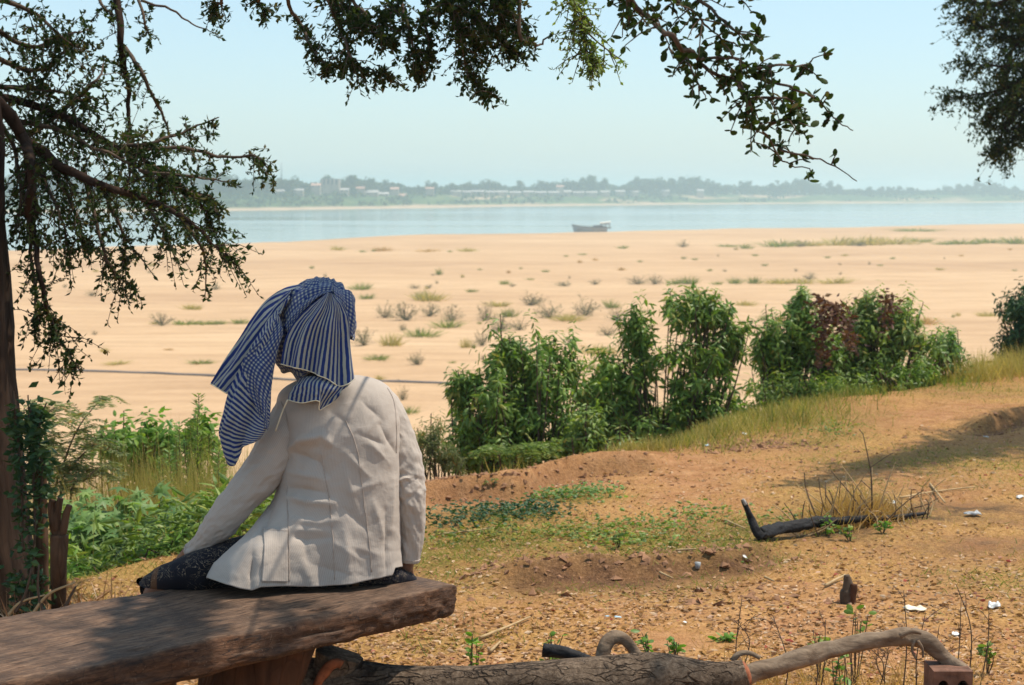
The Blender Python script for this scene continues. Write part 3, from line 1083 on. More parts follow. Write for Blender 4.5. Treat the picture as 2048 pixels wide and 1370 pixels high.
M['cut'] = plain('orange_cut_wood', (.26, .085, .038), .8, .5, 45, .5)
# raw orange wound on the stub, and the sawn end
c = P(655, 1352, 4.70)
a = np.linspace(0, 1, 14)
arc = np.array([P(632 + 52 * t, 1372 - 46 * math.sin(t * 2.0), 4.705) for t in a])
Geo().add(*tube(arc, .011 + .004 * np.sin(a * 3.1), 10, True, .3, 3, .5)).build('bark_wound', M['cut'], stub, True)
e = LP[-1, :3]
d = unit(LP[-1, :3] - LP[-6, :3])
ep = np.array([e - d * .02, e - d * .004, e + d * .006, e + d * .012])
Geo().add(*tube(ep, [.038, .037, .031, .012], 18, True, .4, 8)).build('broken_end', M['cut'], log, True)
br = spline([(*P(1450, 1372, 4.84), .030), (*P(1510, 1347, 4.85), .0285), (*P(1580, 1324, 4.87), .027), (*P(1660, 1303, 4.9), .026), (*P(1740, 1284, 4.92), .025), (*P(1800, 1274, 4.93), .026),
             (*P(1830, 1277, 4.93), .0265), (*P(1870, 1302, 4.92), .022), (*P(1910, 1332, 4.91), .02), (*P(1938, 1352, 4.90), .018)], 90)
br[:, 3] *= 1 + .16 * fbm(np.arange(90) * .16, np.zeros(90), 35, 3)
br[:, :3] += .010 * np.stack([fbm(np.arange(90) * .12, np.full(90, 7.0 * q), 36 + q, 2) for q in range(3)], 1)
branch = Geo().add(*tube(br[:, :3], br[:, 3], 24, True, .22, 31)).build('branch', M['smooth_bark'], log, True)
for pts, r in (([(1800, 1272), (1822, 1263), (1842, 1266)], .008), ([(1828, 1282), (1824, 1300), (1832, 1318)], .005), ([(1836, 1282), (1845, 1298), (1846, 1315)], .005), ([(1465, 1322), (1478, 1308), (1500, 1306), (1520, 1316)], .010)):
    q = spline([P(a, b, 4.9) for a, b in pts], 10)
    Geo().add(*tube(q, np.linspace(r, r * .6, 10), 8, True, .2, 7)).build('twig_stub', M['smooth_bark'], branch, True)
hook = spline([(*P(1204, 1342, 4.83), .022), (*P(1206, 1312, 4.84), .021), (*P(1214, 1288, 4.85), .021), (*P(1230, 1275, 4.86), .020), (*P(1250, 1280, 4.87), .018), (*P(1268, 1302, 4.88), .016), (*P(1284, 1325, 4.88), .015)], 44)
Geo().add(*tube(hook[:, :3], hook[:, 3], 20, True, .25, 33)).build('hooked_branch', M['smooth_bark'], log, True)
q = spline([P(1086, 1300, 4.98), P(1130, 1306, 4.97), P(1180, 1322, 4.95)], 16)
tag(Geo().add(*tube(q, np.linspace(.020, .014, 16), 14, True, .2, 9)).build('charred_stick', M['char'], smooth=True), 'short blackened stick leaning behind the grey barked log', 'stick')

# hollow brick under the end of the arching branch
brick = thing('hollow_brick', 'red clay hollow brick under the tip of the arching branch', 'brick', tuple(P(1905, 1372, 4.88)))
M['clay'] = plain('red_clay', (.17, .085, .055), .95, .6, 25, .8)
M['hole'] = plain('hollow_shade', (.03, .018, .014), .95)  # near-black colour, painted as the shade inside the brick


def hollow_brick():
    x0, x1 = P(1868, 1350, 4.83)[0], P(1946, 1350, 4.83)[0]
    z1 = P(1900, 1343, 4.83)[2]
    z0 = z1 - .11
    y0, y1 = 4.83, 4.95
    # front face as a frame with two round holes: built from four-sided ring quads
    g = Geo()
    cells = [((x0 + x1) / 2 - .0, z0, x1, z1, True), (x0, z0, (x0 + x1) / 2, z1, False)]
    for (a, b, c, d, hole) in cells:
        m, k = np.array([(a + c) / 2, (b + d) / 2]), 20
        th = np.linspace(0, 2 * np.pi, k, endpoint=False) + np.pi / 4
        s = 1 / np.maximum(np.abs(np.cos(th)), np.abs(np.sin(th)))
        o = np.stack([m[0] + np.cos(th) * s * (c - a) / 2, np.full(k, y0), m[1] + np.sin(th) * s * (d - b) / 2], 1)
        if hole:
            for cz in (b + (d - b) * .27, b + (d - b) * .73):
                pass
        i = np.stack([m[0] + np.cos(th) * (c - a) * .3, np.full(k, y0), m[1] + .005 + np.sin(th) * (d - b) * .22], 1)
        ib = i + [0, .1, 0]
        g.add(np.vstack([o, i, ib]), quads(3, k, True))
    v = [[x, y, z] for x in (x0, x1) for y in (y0, y1) for z in (z0, z1)]
    g.add(v, np.array([[0, 1, 3, 2], [4, 6, 7, 5], [2, 3, 7, 6], [0, 2, 6, 4], [1, 5, 7, 3]]))
    g.build('body', M['clay'], brick)
    box(Geo(), x0 + .004, x1 - .004, y0 + .095, y0 + .105, z0 + .004, z1 - .004).build('hollow', M['hole'], brick)  # dark plate closing the holes in place of the shade inside


hollow_brick()

# ------------------------------------------------------------------ the seated person
person = thing('person', 'person seated on the bench, back turned, in checked blue headscarf and pale jacket', 'person', (-.55, 4.85, BZ))


def cloth_mat(name, mode):
    """blue and off-white cotton: woven stripes or checks laid out in the cloth's own coordinates"""
    m, nt, out = mat(name)
    uv = nt.nodes.new('ShaderNodeUVMap').outputs[0]
    wob = noise(nt, uv, .8, 3)
    sp = nt.nodes.new('ShaderNodeSeparateXYZ')
    nt.links.new(uv, sp.inputs[0])

    def band(s, off):
        a = math_(nt, 'FRACT', math_(nt, 'ADD', s, math_(nt, 'MULTIPLY', wob, off)))
        return ramp(nt, a, [(0, 0.0), (.04, 1.0), (.54, 1.0), (.58, 0.0)])
    bu, bv = band(sp.outputs['X'], .25), band(sp.outputs['Y'], .3)
    blue, mid, pale = (.017, .036, .155), (.075, .10, .19), (.33, .345, .325)
    if mode == 'check':
        f = math_(nt, 'MULTIPLY', math_(nt, 'ADD', bu, bv), .5)
        c = ramp(nt, f, [(0, pale), (.45, mid), (.55, mid), (1, blue)])
    else:
        c = mixc(nt, bu if mode == 'u' else bv, pale, blue)
    th = noise(nt, mapping(nt, uv, (14, 14, 1)), 2.0, 2)
    c = mixc(nt, .5, c, ramp(nt, th, [(.3, (.75, .75, .75)), (.7, (1.2, 1.2, 1.2))]), 'MULTIPLY')
    c = mixc(nt, .35, c, ramp(nt, noise(nt, uv, .5, 2), [(.35, (.85, .85, 1)), (.65, (1.15, 1.12, .85))]), 'MULTIPLY')
    wr = noise(nt, objco(nt), 28, 5, .6, 1.2)
    p = principled(nt, out, c, .95, bump(nt, math_(nt, 'ADD', wr, math_(nt, 'MULTIPLY', th, .12)), .6, .008), .12)
    p.inputs['Sheen Weight'].default_value = .15
    return m


def jacket_mat():
    m, nt, out = mat('pinstriped_jacket_cotton')
    uv = nt.nodes.new('ShaderNodeUVMap').outputs[0]
    sp = nt.nodes.new('ShaderNodeSeparateXYZ')
    nt.links.new(uv, sp.inputs[0])
    a = math_(nt, 'FRACT', sp.outputs['X'])
    s = ramp(nt, a, [(0, 0.0), (.12, 1.0), (.42, 1.0), (.56, 0.0)])
    c = mixc(nt, s, (.46, .40, .345), (.41, .35, .305))
    pos = objco(nt)
    c = mixc(nt, .5, c, ramp(nt, noise(nt, pos, 9, 4), [(.3, (.84, .82, .8)), (.7, (1.08, 1.08, 1.08))]), 'MULTIPLY')
    cr = noise(nt, mapping(nt, pos, (1, 1, 1.6)), 22, 5, .62, 1.1)
    cr2 = noise(nt, mapping(nt, pos, (1.6, 1.6, .6)), 9, 4, .5, 1.6)
    h = math_(nt, 'ADD', math_(nt, 'MULTIPLY', cr, .5), cr2)
    p = principled(nt, out, c, .85, bump(nt, h, .38, .008), .2)
    p.inputs['Sheen Weight'].default_value = .1
    return m


def sarong_mat():
    m, nt, out = mat('dark_batik_cotton')
    v = objco(nt)
    n = noise(nt, v, 26, 3, .55, 2.6)
    line = ramp(nt, n, [(.485, 0.0), (.5, 1.0), (.515, 0.0)])
    patch = ramp(nt, noise(nt, v, 9, 2), [(.42, 0.0), (.5, 1.0)])
    c = mixc(nt, math_(nt, 'MULTIPLY', line, patch), (.010, .009, .014), (.30, .23, .15))
    rs = ramp(nt, noise(nt, v, 7.5, 2, .4, .5), [(.63, 0.0), (.67, 1.0)])
    c = mixc(nt, math_(nt, 'MULTIPLY', rs, .8), c, (.16, .045, .02))
    b = nt.nodes.new('ShaderNodeTexWave')
    b.inputs['Scale'].default_value = 1.1
    b.inputs['Distortion'].default_value = 1.0
    nt.links.new(mapping(nt, v, (1, .2, .6)), b.inputs['Vector'])
    bb = ramp(nt, b.outputs['Fac'], [(.985, 0.0), (.992, 1.0)])
    c = mixc(nt, math_(nt, 'MULTIPLY', bb, .4), c, (.25, .11, .04))
    principled(nt, out, c, .85, bump(nt, noise(nt, v, 12, 4), .4, .01), .2)
    return m


def skin_mat():
    m, nt, out = mat('brown_skin')
    n = noise(nt, objco(nt), 40, 4)
    c = ramp(nt, n, [(.3, (.16, .075, .045)), (.7, (.23, .115, .07))])
    p = principled(nt, out, c, .55, bump(nt, n, .2, .002), .35)
    p.inputs['Subsurface Weight'].default_value = .08
    p.inputs['Subsurface Radius'].default_value = (.01, .004, .002)
    return m


M['check'], M['stripe_u'], M['stripe_v'] = cloth_mat('scarf_check', 'check'), cloth_mat('scarf_stripe', 'u'), cloth_mat('scarf_cross_stripe', 'v')
M['jacket'], M['sarong'], M['skin'] = jacket_mat(), sarong_mat(), skin_mat()
M['thread'] = plain('seam_thread', (.40, .33, .28), .9)
M['hair'] = plain('black_hair', (.012, .011, .011), .5, .3, 80)


# body: one continuous figure grown from a skeleton
def body():
    J, R, E, ix = [], [], [], {}

    def j(n, p, r, par=None):
        ix[n] = len(J)
        J.append(tuple(p))
        R.append(r)
        if par is not None:
            E.append((ix[par], ix[n]))
    j('pelvis', P(640, 1130, 4.90), .10)
    j('waist', P(655, 1040, 4.91), .095, 'pelvis')
    j('chest', P(670, 920, 4.92), .105, 'waist')
    j('upper', P(672, 830, 4.93), .085, 'chest')
    j('neck', P(668, 775, 4.935), .045, 'upper')
    j('nape', P(655, 735, 4.925), .045, 'neck')
    j('skull', P(640, 690, 4.92), .072, 'nape')
    j('crown', P(633, 640, 4.925), .074, 'skull')
    j('vertex', P(630, 605, 4.93), .05, 'crown')
    j('face', P(650, 690, 4.985), .055, 'skull')
    j('chin', P(662, 722, 5.01), .028, 'face')
    j('nose', P(662, 690, 5.045), .012, 'face')
    j('ls', P(590, 815, 4.91), .052, 'upper')
    j('le', P(478, 1000, 4.85), .036, 'ls')
    j('lw', P(392, 1092, 4.90), .024, 'le')
    j('lp', P(372, 1112, 4.93), .026, 'lw')
    for k, (dx, dy, dd) in enumerate([(-4, 8, .02), (-8, 6, .035), (-6, 2, .05), (0, -2, .055)]):
        j('lf%d' % k, P(362 + dx, 1120 + dy, 4.95 + dd), .009, 'lp')
        j('lg%d' % k, P(352 + dx, 1136 + dy, 4.96 + dd), .008, 'lf%d' % k)
    j('rs', P(768, 805, 4.93), .05, 'upper')
    j('re', P(830, 965, 4.91), .034, 'rs')
    j('rw', P(817, 1108, 4.90), .022, 're')
    j('rp', P(806, 1133, 4.92), .027, 'rw')
    for k, (a, b, dd) in enumerate([(820, 1150, .00), (813, 1153, -.025), (803, 1154, -.035), (793, 1152, -.03)]):
        q = P(a, b - 8, 4.915 + dd)
        j('rf%d' % k, q, .0095, 'rp')
        q2 = P(a + (4 if k == 0 else -5), b + 2, 4.935 + dd)
        j('rg%d' % k, q2, .0085, 'rf%d' % k)
    j('lh', P(590, 1160, 4.89), .07, 'pelvis')
    j('lk', P(310, 1172, 4.93), .058, 'lh')
    j('la', (P(318, 1172, 4.93)[0], 5.0, .09), .034, 'lk')
    j('lt', (P(300, 1172, 4.93)[0], 5.13, .03), .03, 'la')
    j('rh', P(690, 1148, 4.95), .09, 'pelvis')
    j('rk', (-.74, 5.22, .42), .055, 'rh')
    j('ra', (-.78, 5.30, .09), .034, 'rk')
    j('rt', (-.88, 5.47, .03), .03, 'ra')
    me = bpy.data.meshes.new('body')
    me.from_pydata(J, E, [])
    me.materials.append(M['skin'])
    o = link('body', me, person)
    sk = o.modifiers.new('skin', 'SKIN')
    sk.use_smooth_shade = True
    for v, r in zip(me.skin_vertices[0].data, R):
        v.radius = (r, r)
    me.skin_vertices[0].data[0].use_root = True
    o.modifiers.new('smooth', 'SUBSURF').levels = 2
    o.modifiers['smooth'].render_levels = 2


body()

FOLDS = [(568, 912, 600, 882, 9, 11), (600, 882, 645, 872, 10, 11), (645, 872, 668, 892, 7, 11), (590, 905, 640, 925, -8, 13), (640, 925, 660, 960, -5, 12),
         (578, 995, 618, 1004, 9, 8), (618, 1004, 668, 1006, 7, 9), (582, 975, 650, 985, -7, 9), (580, 945, 652, 958, 5, 9), (584, 1040, 640, 1046, 5, 8), (640, 1046, 680, 1038, 4, 8),
         (584, 1072, 612, 1080, -6, 9), (612, 1080, 660, 1076, -4, 8), (584, 1060, 660, 1062, 4, 7), (600, 1110, 622, 1172, 7, 14), (648, 1100, 652, 1172, -5, 12), (690, 1060, 700, 1170, 4, 12),
         (770, 1020, 772, 1150, -6, 8), (690, 905, 740, 955, 3.5, 8), (700, 985, 760, 962, 3.5, 8), (680, 1010, 735, 1060, -3.5, 8), (735, 880, 775, 925, 4, 9), (720, 870, 768, 890, -4, 9),
         (690, 935, 712, 1010, 3, 8), (745, 1000, 772, 1090, 4, 9), (700, 1090, 760, 1110, 3, 9), (520, 1060, 470, 1150, 6, 12), (548, 1000, 520, 1080, -7, 10), (505, 1110, 500, 1178, -8, 7),
         (655, 820, 700, 850, -3, 12), (720, 800, 765, 840, -4, 10), (760, 850, 790, 905, -5, 8), (785, 960, 780, 1060, 5, 7), (630, 1130, 700, 1150, -3, 9), (668, 1085, 720, 1120, 3, 8)]


def grid_normals(V, wrap):
    du = (np.roll(V, -1, 1) - np.roll(V, 1, 1)) if wrap else np.gradient(V, axis=1)
    dv = np.gradient(V, axis=0)
    return unit(np.cross(du, dv))


def seg_d(px, py, s):
    a, b = np.array(s[:2], float), np.array(s[2:4], float)
    d = b - a
    t = np.clip(((px - a[0]) * d[0] + (py - a[1]) * d[1]) / np.dot(d, d), 0, 1)
    return np.hypot(px - a[0] - t * d[0], py - a[1] - t * d[1]), t


def push_folds(V, Nn, folds, scale=.0016):
    px, py = proj(V)
    near = Nn[..., 1] < .1
    D = np.zeros(px.shape)
    for s in folds:
        d, t = seg_d(px, py, s)
        D += s[4] * np.exp(-(np.abs(d) / (s[5] * .8)) ** 1.25) * (.35 + .65 * np.sin(np.pi * np.clip(t, .06, .94)))
    return V + Nn * (D * near * scale)[..., None]


jacket = thing('jacket', None, None, (0, 0, 0))
jacket.parent = person
jacket.location = (.55, -4.85, -BZ)

# torso: rings from the neckline down to the flared hem
TR = np.array([  # py, left, right, depth of centre, half depth, squareness
    (752, 640, 716, 4.935, .055, 2.0), (757, 612, 742, 4.935, .075, 2.0), (766, 588, 764, 4.930, .088, 2.1), (780, 566, 780, 4.925, .100, 2.2), (800, 556, 789, 4.920, .112, 2.3), (835, 556, 796, 4.912, .122, 2.4),
    (870, 562, 797, 4.905, .126, 2.5), (905, 566, 796, 4.900, .126, 2.5), (945, 561, 796, 4.895, .126, 2.5), (990, 550, 797, 4.892, .130, 2.5), (1040, 519, 799, 4.890, .140, 2.5), (1090, 470, 801, 4.888, .152, 2.5),
    (1135, 432, 803, 4.886, .160, 2.5), (1168, 414, 804, 4.885, .165, 2.5)], float)
HEMX = [400, 415, 450, 480, 505, 520, 575, 640, 700, 760, 782, 787, 806]
HEMY = [1152, 1156, 1168, 1177, 1181, 1174, 1172, 1173, 1168, 1156, 1150, 1136, 1133]


def torso():
    T = spline(TR, 170)
    n = 300
    th = np.linspace(0, 2 * np.pi, n, endpoint=False)
    V = np.zeros((len(T), n, 3))
    for i, (py, xl, xr, D, b, q) in enumerate(T):
        c, s = np.cos(th), np.sin(th)
        px = (xl + xr) / 2 + (xr - xl) / 2 * np.sign(c) * np.abs(c) ** (2 / q)
        dd = D - b * np.sign(s) * np.abs(s) ** (2 / q)
        # left flank turns towards the river: the back is nearest at the spine
        dd = dd + .03 * np.clip((620 - px) / 200, 0, 1) * (s > 0)
        dd = dd - .15 * np.clip((610 - px) / 150, 0, 1) * np.clip((py - 980) / 110, 0, 1)
        yy = np.full(n, py)
        if py > 1040:
            hem = np.interp(px, HEMX, HEMY)
            yy = 1040 + (py - 1040) * (hem - 1040) / 128.0
        for k in range(n):
            V[i, k] = P(px[k], yy[k], dd[k])
    Nn = grid_normals(V, True)
    if Nn[80, 75, 1] > 0:
        Nn = -Nn
    px, py = proj(V)
    f = fbm(px * .016, py * .02, 91, 3) * .0035 + (.5 - np.abs(fbm(px * .028 + py * .016, py * .022 - px * .01, 92, 3))) * .0035
    fl = np.clip((py - 1000) / 170, 0, 1)
    f = f + fl * .004 * np.sin(px * .075 + 1.3 * fbm(px * .01, py * .01, 93))
    V = V + Nn * (f * np.clip((py - 752) / 60, 0, 1))[..., None]
    Nn2 = grid_normals(V, True)
    if Nn2[80, 75, 1] > 0:
        Nn2 = -Nn2
    V = push_folds(V, Nn2, FOLDS)
    L = np.concatenate([np.zeros((len(T), 1)), np.cumsum(np.linalg.norm(np.diff(V, axis=1), axis=2), 1)], 1)
    mid = np.median(L[:, -1])
    U = np.stack([np.broadcast_to(L[100] / .0040, L.shape), np.broadcast_to(np.arange(len(T))[:, None] * .3, L.shape)], -1)
    g = Geo().add(V.reshape(-1, 3), quads(len(T), n, True)[:, ::-1], U.reshape(-1, 2))
    o = g.build('torso', M['jacket'], None, True)
    o.parent = jacket
    s = o.modifiers.new('thick', 'SOLIDIFY')
    s.thickness, s.offset = .003, -1
    return V, Nn2


TV, TN = torso()
tpx, tpy = proj(TV)
tnear = TN[..., 1] < -.02


def on_back(x, y, lift=0.0):
    d = np.where(tnear, (tpx - x) ** 2 + (tpy - y) ** 2, 1e9)
    k = np.unravel_index(np.argmin(d), d.shape)
    return TV[k] + TN[k] * lift


for pts in ([(575, 955), (576, 1020), (577, 1090), (578, 1169)], [(640, 900), (650, 950), (660, 1010), (666, 1080), (670, 1168)], [(688, 835), (712, 890), (722, 960), (733, 1050), (744, 1155)],
            [(563, 800), (574, 830), (580, 870), (570, 912)], [(772, 775), (786, 805), (791, 860), (790, 910)]):
    q = np.array([on_back(a, b, .0036) for a, b in spline(pts, 40)])
    q = (q + np.roll(q, 1, 0) + np.roll(q, -1, 0)) / 3
    q = q[1:-1]
    Geo().add(*tube(q, .0014, 6)).build('seam', M['thread'], None, True).parent = jacket
# patch pocket low on the flank
pg = np.array([[on_back(a, b, .0062) for a in np.linspace(529 - (b - 1060) * .06, 574, 22)] for b in np.linspace(1060, 1164, 34)])
for _ in range(6):
    pg[1:-1, 1:-1] = (pg[:-2, 1:-1] + pg[2:, 1:-1] + pg[1:-1, :-2] + pg[1:-1, 2:] + pg[1:-1, 1:-1]) / 5
    pg[0, 1:-1], pg[-1, 1:-1] = (pg[0, :-2] + pg[0, 2:]) / 2, (pg[-1, :-2] + pg[-1, 2:]) / 2
    pg[1:-1, 0], pg[1:-1, -1] = (pg[:-2, 0] + pg[2:, 0]) / 2, (pg[:-2, -1] + pg[2:, -1]) / 2
pu = np.stack(np.meshgrid(np.arange(22) * .6, np.arange(34) * .3), -1)
pk = Geo().add(pg.reshape(-1, 3), quads(34, 22), pu.reshape(-1, 2)).build('pocket', M['jacket'], None, True)
pk.parent = jacket
s = pk.modifiers.new('thick', 'SOLIDIFY')
s.thickness, s.offset = .004, 0
q = (pg[1] + TN[100, 75] * .001)
Geo().add(*tube(q, .0022, 6)).build('seam', M['thread'], None, True).parent = jacket


def sleeve(pts, seed, rings, cuff):
    S = spline([(*P(a, b, d), r) for a, b, d, r in pts], 150)
    p, r = S[:, :3], S[:, 3]
    t, a, b = frames(p)
    n = 110
    th = np.linspace(0, 2 * np.pi, n, endpoint=False)
    V = p[:, None] + r[:, None, None] * (np.cos(th)[None, :, None] * a[:, None] + np.sin(th)[None, :, None] * b[:, None])
    Nn = unit(V - p[:, None])
    k = np.minimum(th, 2 * np.pi - th)[None, :]
    i = np.arange(150)[:, None]
    f = .0045 * fbm(i * .045 + k * .5, k * 1.1, seed, 4) + .007 * (.4 - np.abs(fbm(i * .07 + k * .9, k * 1.3 - i * .02, seed + 9, 3))) + .0025 * fbm(i * .16 + k * 1.4, k * 1.5, seed + 3, 3)
    for c, w, am in rings:
        f = f + am * np.exp(-((i - c - 9 * np.cos(th[None, :] * 1.0 + c)) / w) ** 2) * (.6 + .4 * np.cos(th[None, :] - 2.5))
    V = V + Nn * f[..., None]
    L = np.linspace(0, 2 * np.pi * .05 / .0040, n)
    U = np.stack([np.broadcast_to(L[None], (150, n)), np.broadcast_to(i * .3, (150, n))], -1)
    o = Geo().add(V.reshape(-1, 3), quads(150, n, True), U.reshape(-1, 2)).build('sleeve', M['jacket'], None, True)
    o.parent = jacket
    s = o.modifiers.new('thick', 'SOLIDIFY')
    s.thickness, s.offset = .003, -1
    Geo().add(*tube(np.vstack([V[-3], V[-3][:1]]), .0018, 6, False)).build('cuff_seam', M['thread'], None, True).parent = jacket
    return V


sleeve([(612, 800, 4.93, .055), (592, 826, 4.91, .062), (566, 876, 4.88, .061), (536, 930, 4.86, .058), (500, 976, 4.845, .053), (462, 1022, 4.84, .049), (432, 1058, 4.85, .043), (408, 1088, 4.87, .034), (384, 1106, 4.90, .026)],
       111, [(70, 3, .004), (86, 3, -.004), (96, 3.5, .005), (107, 3, -.004), (120, 3, .003), (40, 4, .003)], 0)
sleeve([(748, 800, 4.94, .05), (768, 822, 4.935, .054), (788, 868, 4.93, .052), (806, 915, 4.92, .049), (815, 955, 4.91, .0475), (819, 985, 4.90, .0455), (823, 1025, 4.895, .039), (824, 1070, 4.895, .0325), (820, 1124, 4.895, .0255)],
       131, [(66, 3, .004), (76, 3, -.005), (84, 3, .006), (92, 2.5, -.004), (50, 4, .003), (115, 4, .002)], 0)

# sarong: hips and thigh along the bench, knee over the far edge
SG = np.array([(842, 1160, 1174, 4.93, .04), (815, 1140, 1181, 4.92, .07), (760, 1110, 1187, 4.90, .115), (690, 1080, 1192, 4.89, .135), (620, 1066, 1194, 4.885, .14), (550, 1062, 1195, 4.88, .14), (490, 1070, 1197, 4.89, .115),
               (440, 1084, 1200, 4.88, .115), (400, 1099, 1200, 4.86, .125), (360, 1113, 1200, 4.86, .115), (325, 1129, 1200, 4.865, .10), (302, 1144, 1199, 4.87, .086), (286, 1155, 1199, 4.875, .07), (274, 1166, 1199, 4.878, .056)], float)


def sarong():
    T = spline(SG, 130)
    for i in range(116, 130):                    # rounded knee
        t = (i - 116) / 13.2
        k = math.sqrt(max(0, 1 - t * t))
        px_, y0, y1, D, b = T[i]
        mid = y0 + (y1 - y0) * .62
        T[i] = (px_, mid - (mid - y0) * k, mid + (y1 - mid) * k, D, b * k)
    n = 70
    th = np.linspace(0, 2 * np.pi, n, endpoint=False)
    V = np.zeros((130, n, 3))
    for i, (px, y0, y1, D, b) in enumerate(T):
        c, s = np.cos(th), np.sin(th)
        q = 2.4
        py = (y0 + y1) / 2 + (y1 - y0) / 2 * np.sign(c) * np.abs(c) ** (2 / q)
        dd = D - b * np.sign(s) * np.abs(s) ** (2 / q)
        for k in range(n):
            V[i, k] = P(px, py[k], dd[k])
    Nn = grid_normals(V, True)
    ctr = V.mean(1, keepdims=True)
    Nn = Nn * np.sign((Nn * (V - ctr)).sum(-1, keepdims=True))
    px, py = proj(V)
    V = V + Nn * (.006 * fbm(px * .02 + py * .02, py * .05, 95, 4))[..., None]
    V[..., 2] = np.where(V[..., 1] < 4.93, np.maximum(V[..., 2], BZ - .004), V[..., 2])
    c0 = len(V.reshape(-1, 3))
    VV = np.vstack([V.reshape(-1, 3), V[0].mean(0), V[-1].mean(0)])
    j = np.arange(n)
    e = 129 * n
    Fc = [quads(130, n, True), np.vstack([np.stack([np.full(n, c0), j, (j + 1) % n], 1), np.stack([np.full(n, c0 + 1), e + (j + 1) % n, e + j], 1)])]
    g = Geo().add(VV, Fc)
    # skirt falling from the knees behind the bench
    sk = []
    for z in np.linspace(0, 1, 16):
        row = []
        for a in np.linspace(0, 2 * np.pi, 40, endpoint=False):
            zz = .47 * (1 - z) + .14 * z
            row.append([-.86 + .135 * math.cos(a) * (1 + .1 * z) + .008 * math.sin(a * 7) * z, 5.06 + .12 * math.sin(a) * (1 + .12 * z) + .01 * math.cos(a * 6) * z + .1 * z, zz])
        sk.append(row)
    g.add(np.array(sk).reshape(-1, 3), quads(16, 40, True))
    q = spline([P(700, 1150, 4.94), [-.60, 5.06, .455], [-.72, 5.2, .44], [-.76, 5.27, .38]], 24)
    g.add(*tube(q, np.interp(np.linspace(0, 1, 24), [0, .7, 1], [.11, .085, .075]), 26, True, .08, 17))
    q = spline([[-.745, 5.23, .42], [-.77, 5.27, .28], [-.79, 5.31, .14]], 14)
    g.add(*tube(q, np.linspace(.08, .095, 14), 26, False, .08, 18))
    g.build('sarong', M['sarong'], person, True)


sarong()

# ------------------------------------------------------------------ headscarf
scarf = thing('headscarf', None, None, (0, 0, 0))
scarf.parent = person
scarf.location = (.55, -4.85, -BZ)


def sheet(name, rows, material, nr=60, nc=60, period=.0131, ripple=(), uvshift=(0, 0), shear=0.0, fine=.002, seed=0, thick=.0016, hem=False):
    """cloth through a grid of control points given as photo pixel and distance"""
    C = np.array([[(*P(*c),) for c in r] for r in rows])
    A = np.stack([spline(C[:, k], nr) for k in range(C.shape[1])], 1)
    V = np.stack([spline(A[i], nc) for i in range(nr)], 0)
    Nn = grid_normals(V, False)
    if Nn[nr // 2, nc // 2, 1] > 0:
        Nn = -Nn
    v, u = np.meshgrid(np.linspace(0, 1, nr), np.linspace(0, 1, nc), indexing='ij')
    f = fine * 1.6 * fbm(u * 4 + seed, v * 3, seed + 5, 3) + .0035 * (.4 - np.abs(fbm(u * 5 + v * 2 + seed, v * 4 - u, seed + 8, 3)))
    for (freq, ph, am, lean, v0, v1) in ripple:
        w = (u + lean * v) * freq * 2 * np.pi + ph
        f = f + am * np.sin(w + .5 * np.sin(w)) * (v0 + (v1 - v0) * v)
    V = V + Nn * f[..., None]
    wu = np.linalg.norm(np.diff(V, axis=1), axis=2).sum(1).max()
    wv = np.linalg.norm(np.diff(V, axis=0), axis=2).sum(0).max()
    U = np.stack([u * wu / period + uvshift[0] + shear * v * wv / period, v * wv / period + uvshift[1] - shear * u * wu / period], -1)
    o = Geo().add(V.reshape(-1, 3), quads(nr, nc), U.reshape(-1, 2)).build(name, material, None, True)
    o.parent = scarf
    s = o.modifiers.new('thick', 'SOLIDIFY')
    s.thickness, s.offset = thick, 0
    if hem:
        Geo().add(*tube(V[-1], .0017, 6)).build('hem', M['paper'], None, True).parent = scarf
    return V


def wrap_dome():
    T = np.array([(556, 640, 662, 4.930, .020), (562, 612, 676, 4.928, .050), (574, 588, 692, 4.925, .072), (592, 566, 704, 4.92, .090), (615, 553, 711, 4.918, .100), (640, 549, 712, 4.915, .106), (665, 547, 706, 4.915, .107),
                  (690, 546, 697, 4.915, .106), (712, 547, 693, 4.915, .102), (732, 553, 692, 4.915, .094), (746, 562, 694, 4.915, .086), (752, 575, 692, 4.915, .070)], float)
    T = spline(T, 110)
    n = 220
    th = np.linspace(0, 2 * np.pi, n, endpoint=False)
    V = np.zeros((110, n, 3))
    for i, (py, xl, xr, D, b) in enumerate(T):
        px = (xl + xr) / 2 + (xr - xl) / 2 * np.cos(th)
        for k in range(n):
            V[i, k] = P(px[k], py + (5 * math.sin(px[k] * .16) if py > 742 else 0), D - b * math.sin(th[k]))
    Nn = unit(V - P(632, 665, 4.915))
    px, py = proj(V)
    # folds fanning down from the knot near the crown
    ang = np.arctan2(px - 655, np.maximum(py - 575, 1) + 25)
    rr = np.hypot(px - 655, py - 575)
    f = .008 * np.sin(ang * 17 + 1.5 * fbm(px * .012, py * .012, 51)) * np.clip(rr / 60, 0, 1) + .003 * fbm(px * .03, py * .03, 52, 3)
    f = f + .006 * np.exp(-(((px - 614) + (py - 600) * .35) / 5) ** 2) * (py < 690) - .010 * np.exp(-(((px - 603) + (py - 575) * .28) / 4.5) ** 2) * (py < 680)
    V = V + Nn * f[..., None]
    U = np.stack([np.broadcast_to(np.linspace(0, .64 / .0131, n)[None], (110, n)) + (np.arange(110) * .05)[:, None], np.broadcast_to((np.arange(110) * .0031 / .0131)[:, None], (110, n))], -1)
    c = len(V.reshape(-1, 3))
    VV = np.vstack([V.reshape(-1, 3), V[0].mean(0)])
    UU = np.vstack([U.reshape(-1, 2), U[0].mean(0)])
    j = np.arange(n)
    Geo().add(VV, [quads(110, n, True), np.stack([np.full(n, c), j, (j + 1) % n], 1)], UU).build('head_wrap', M['check'], None, True).parent = scarf
    return V, Nn


wrap_dome()
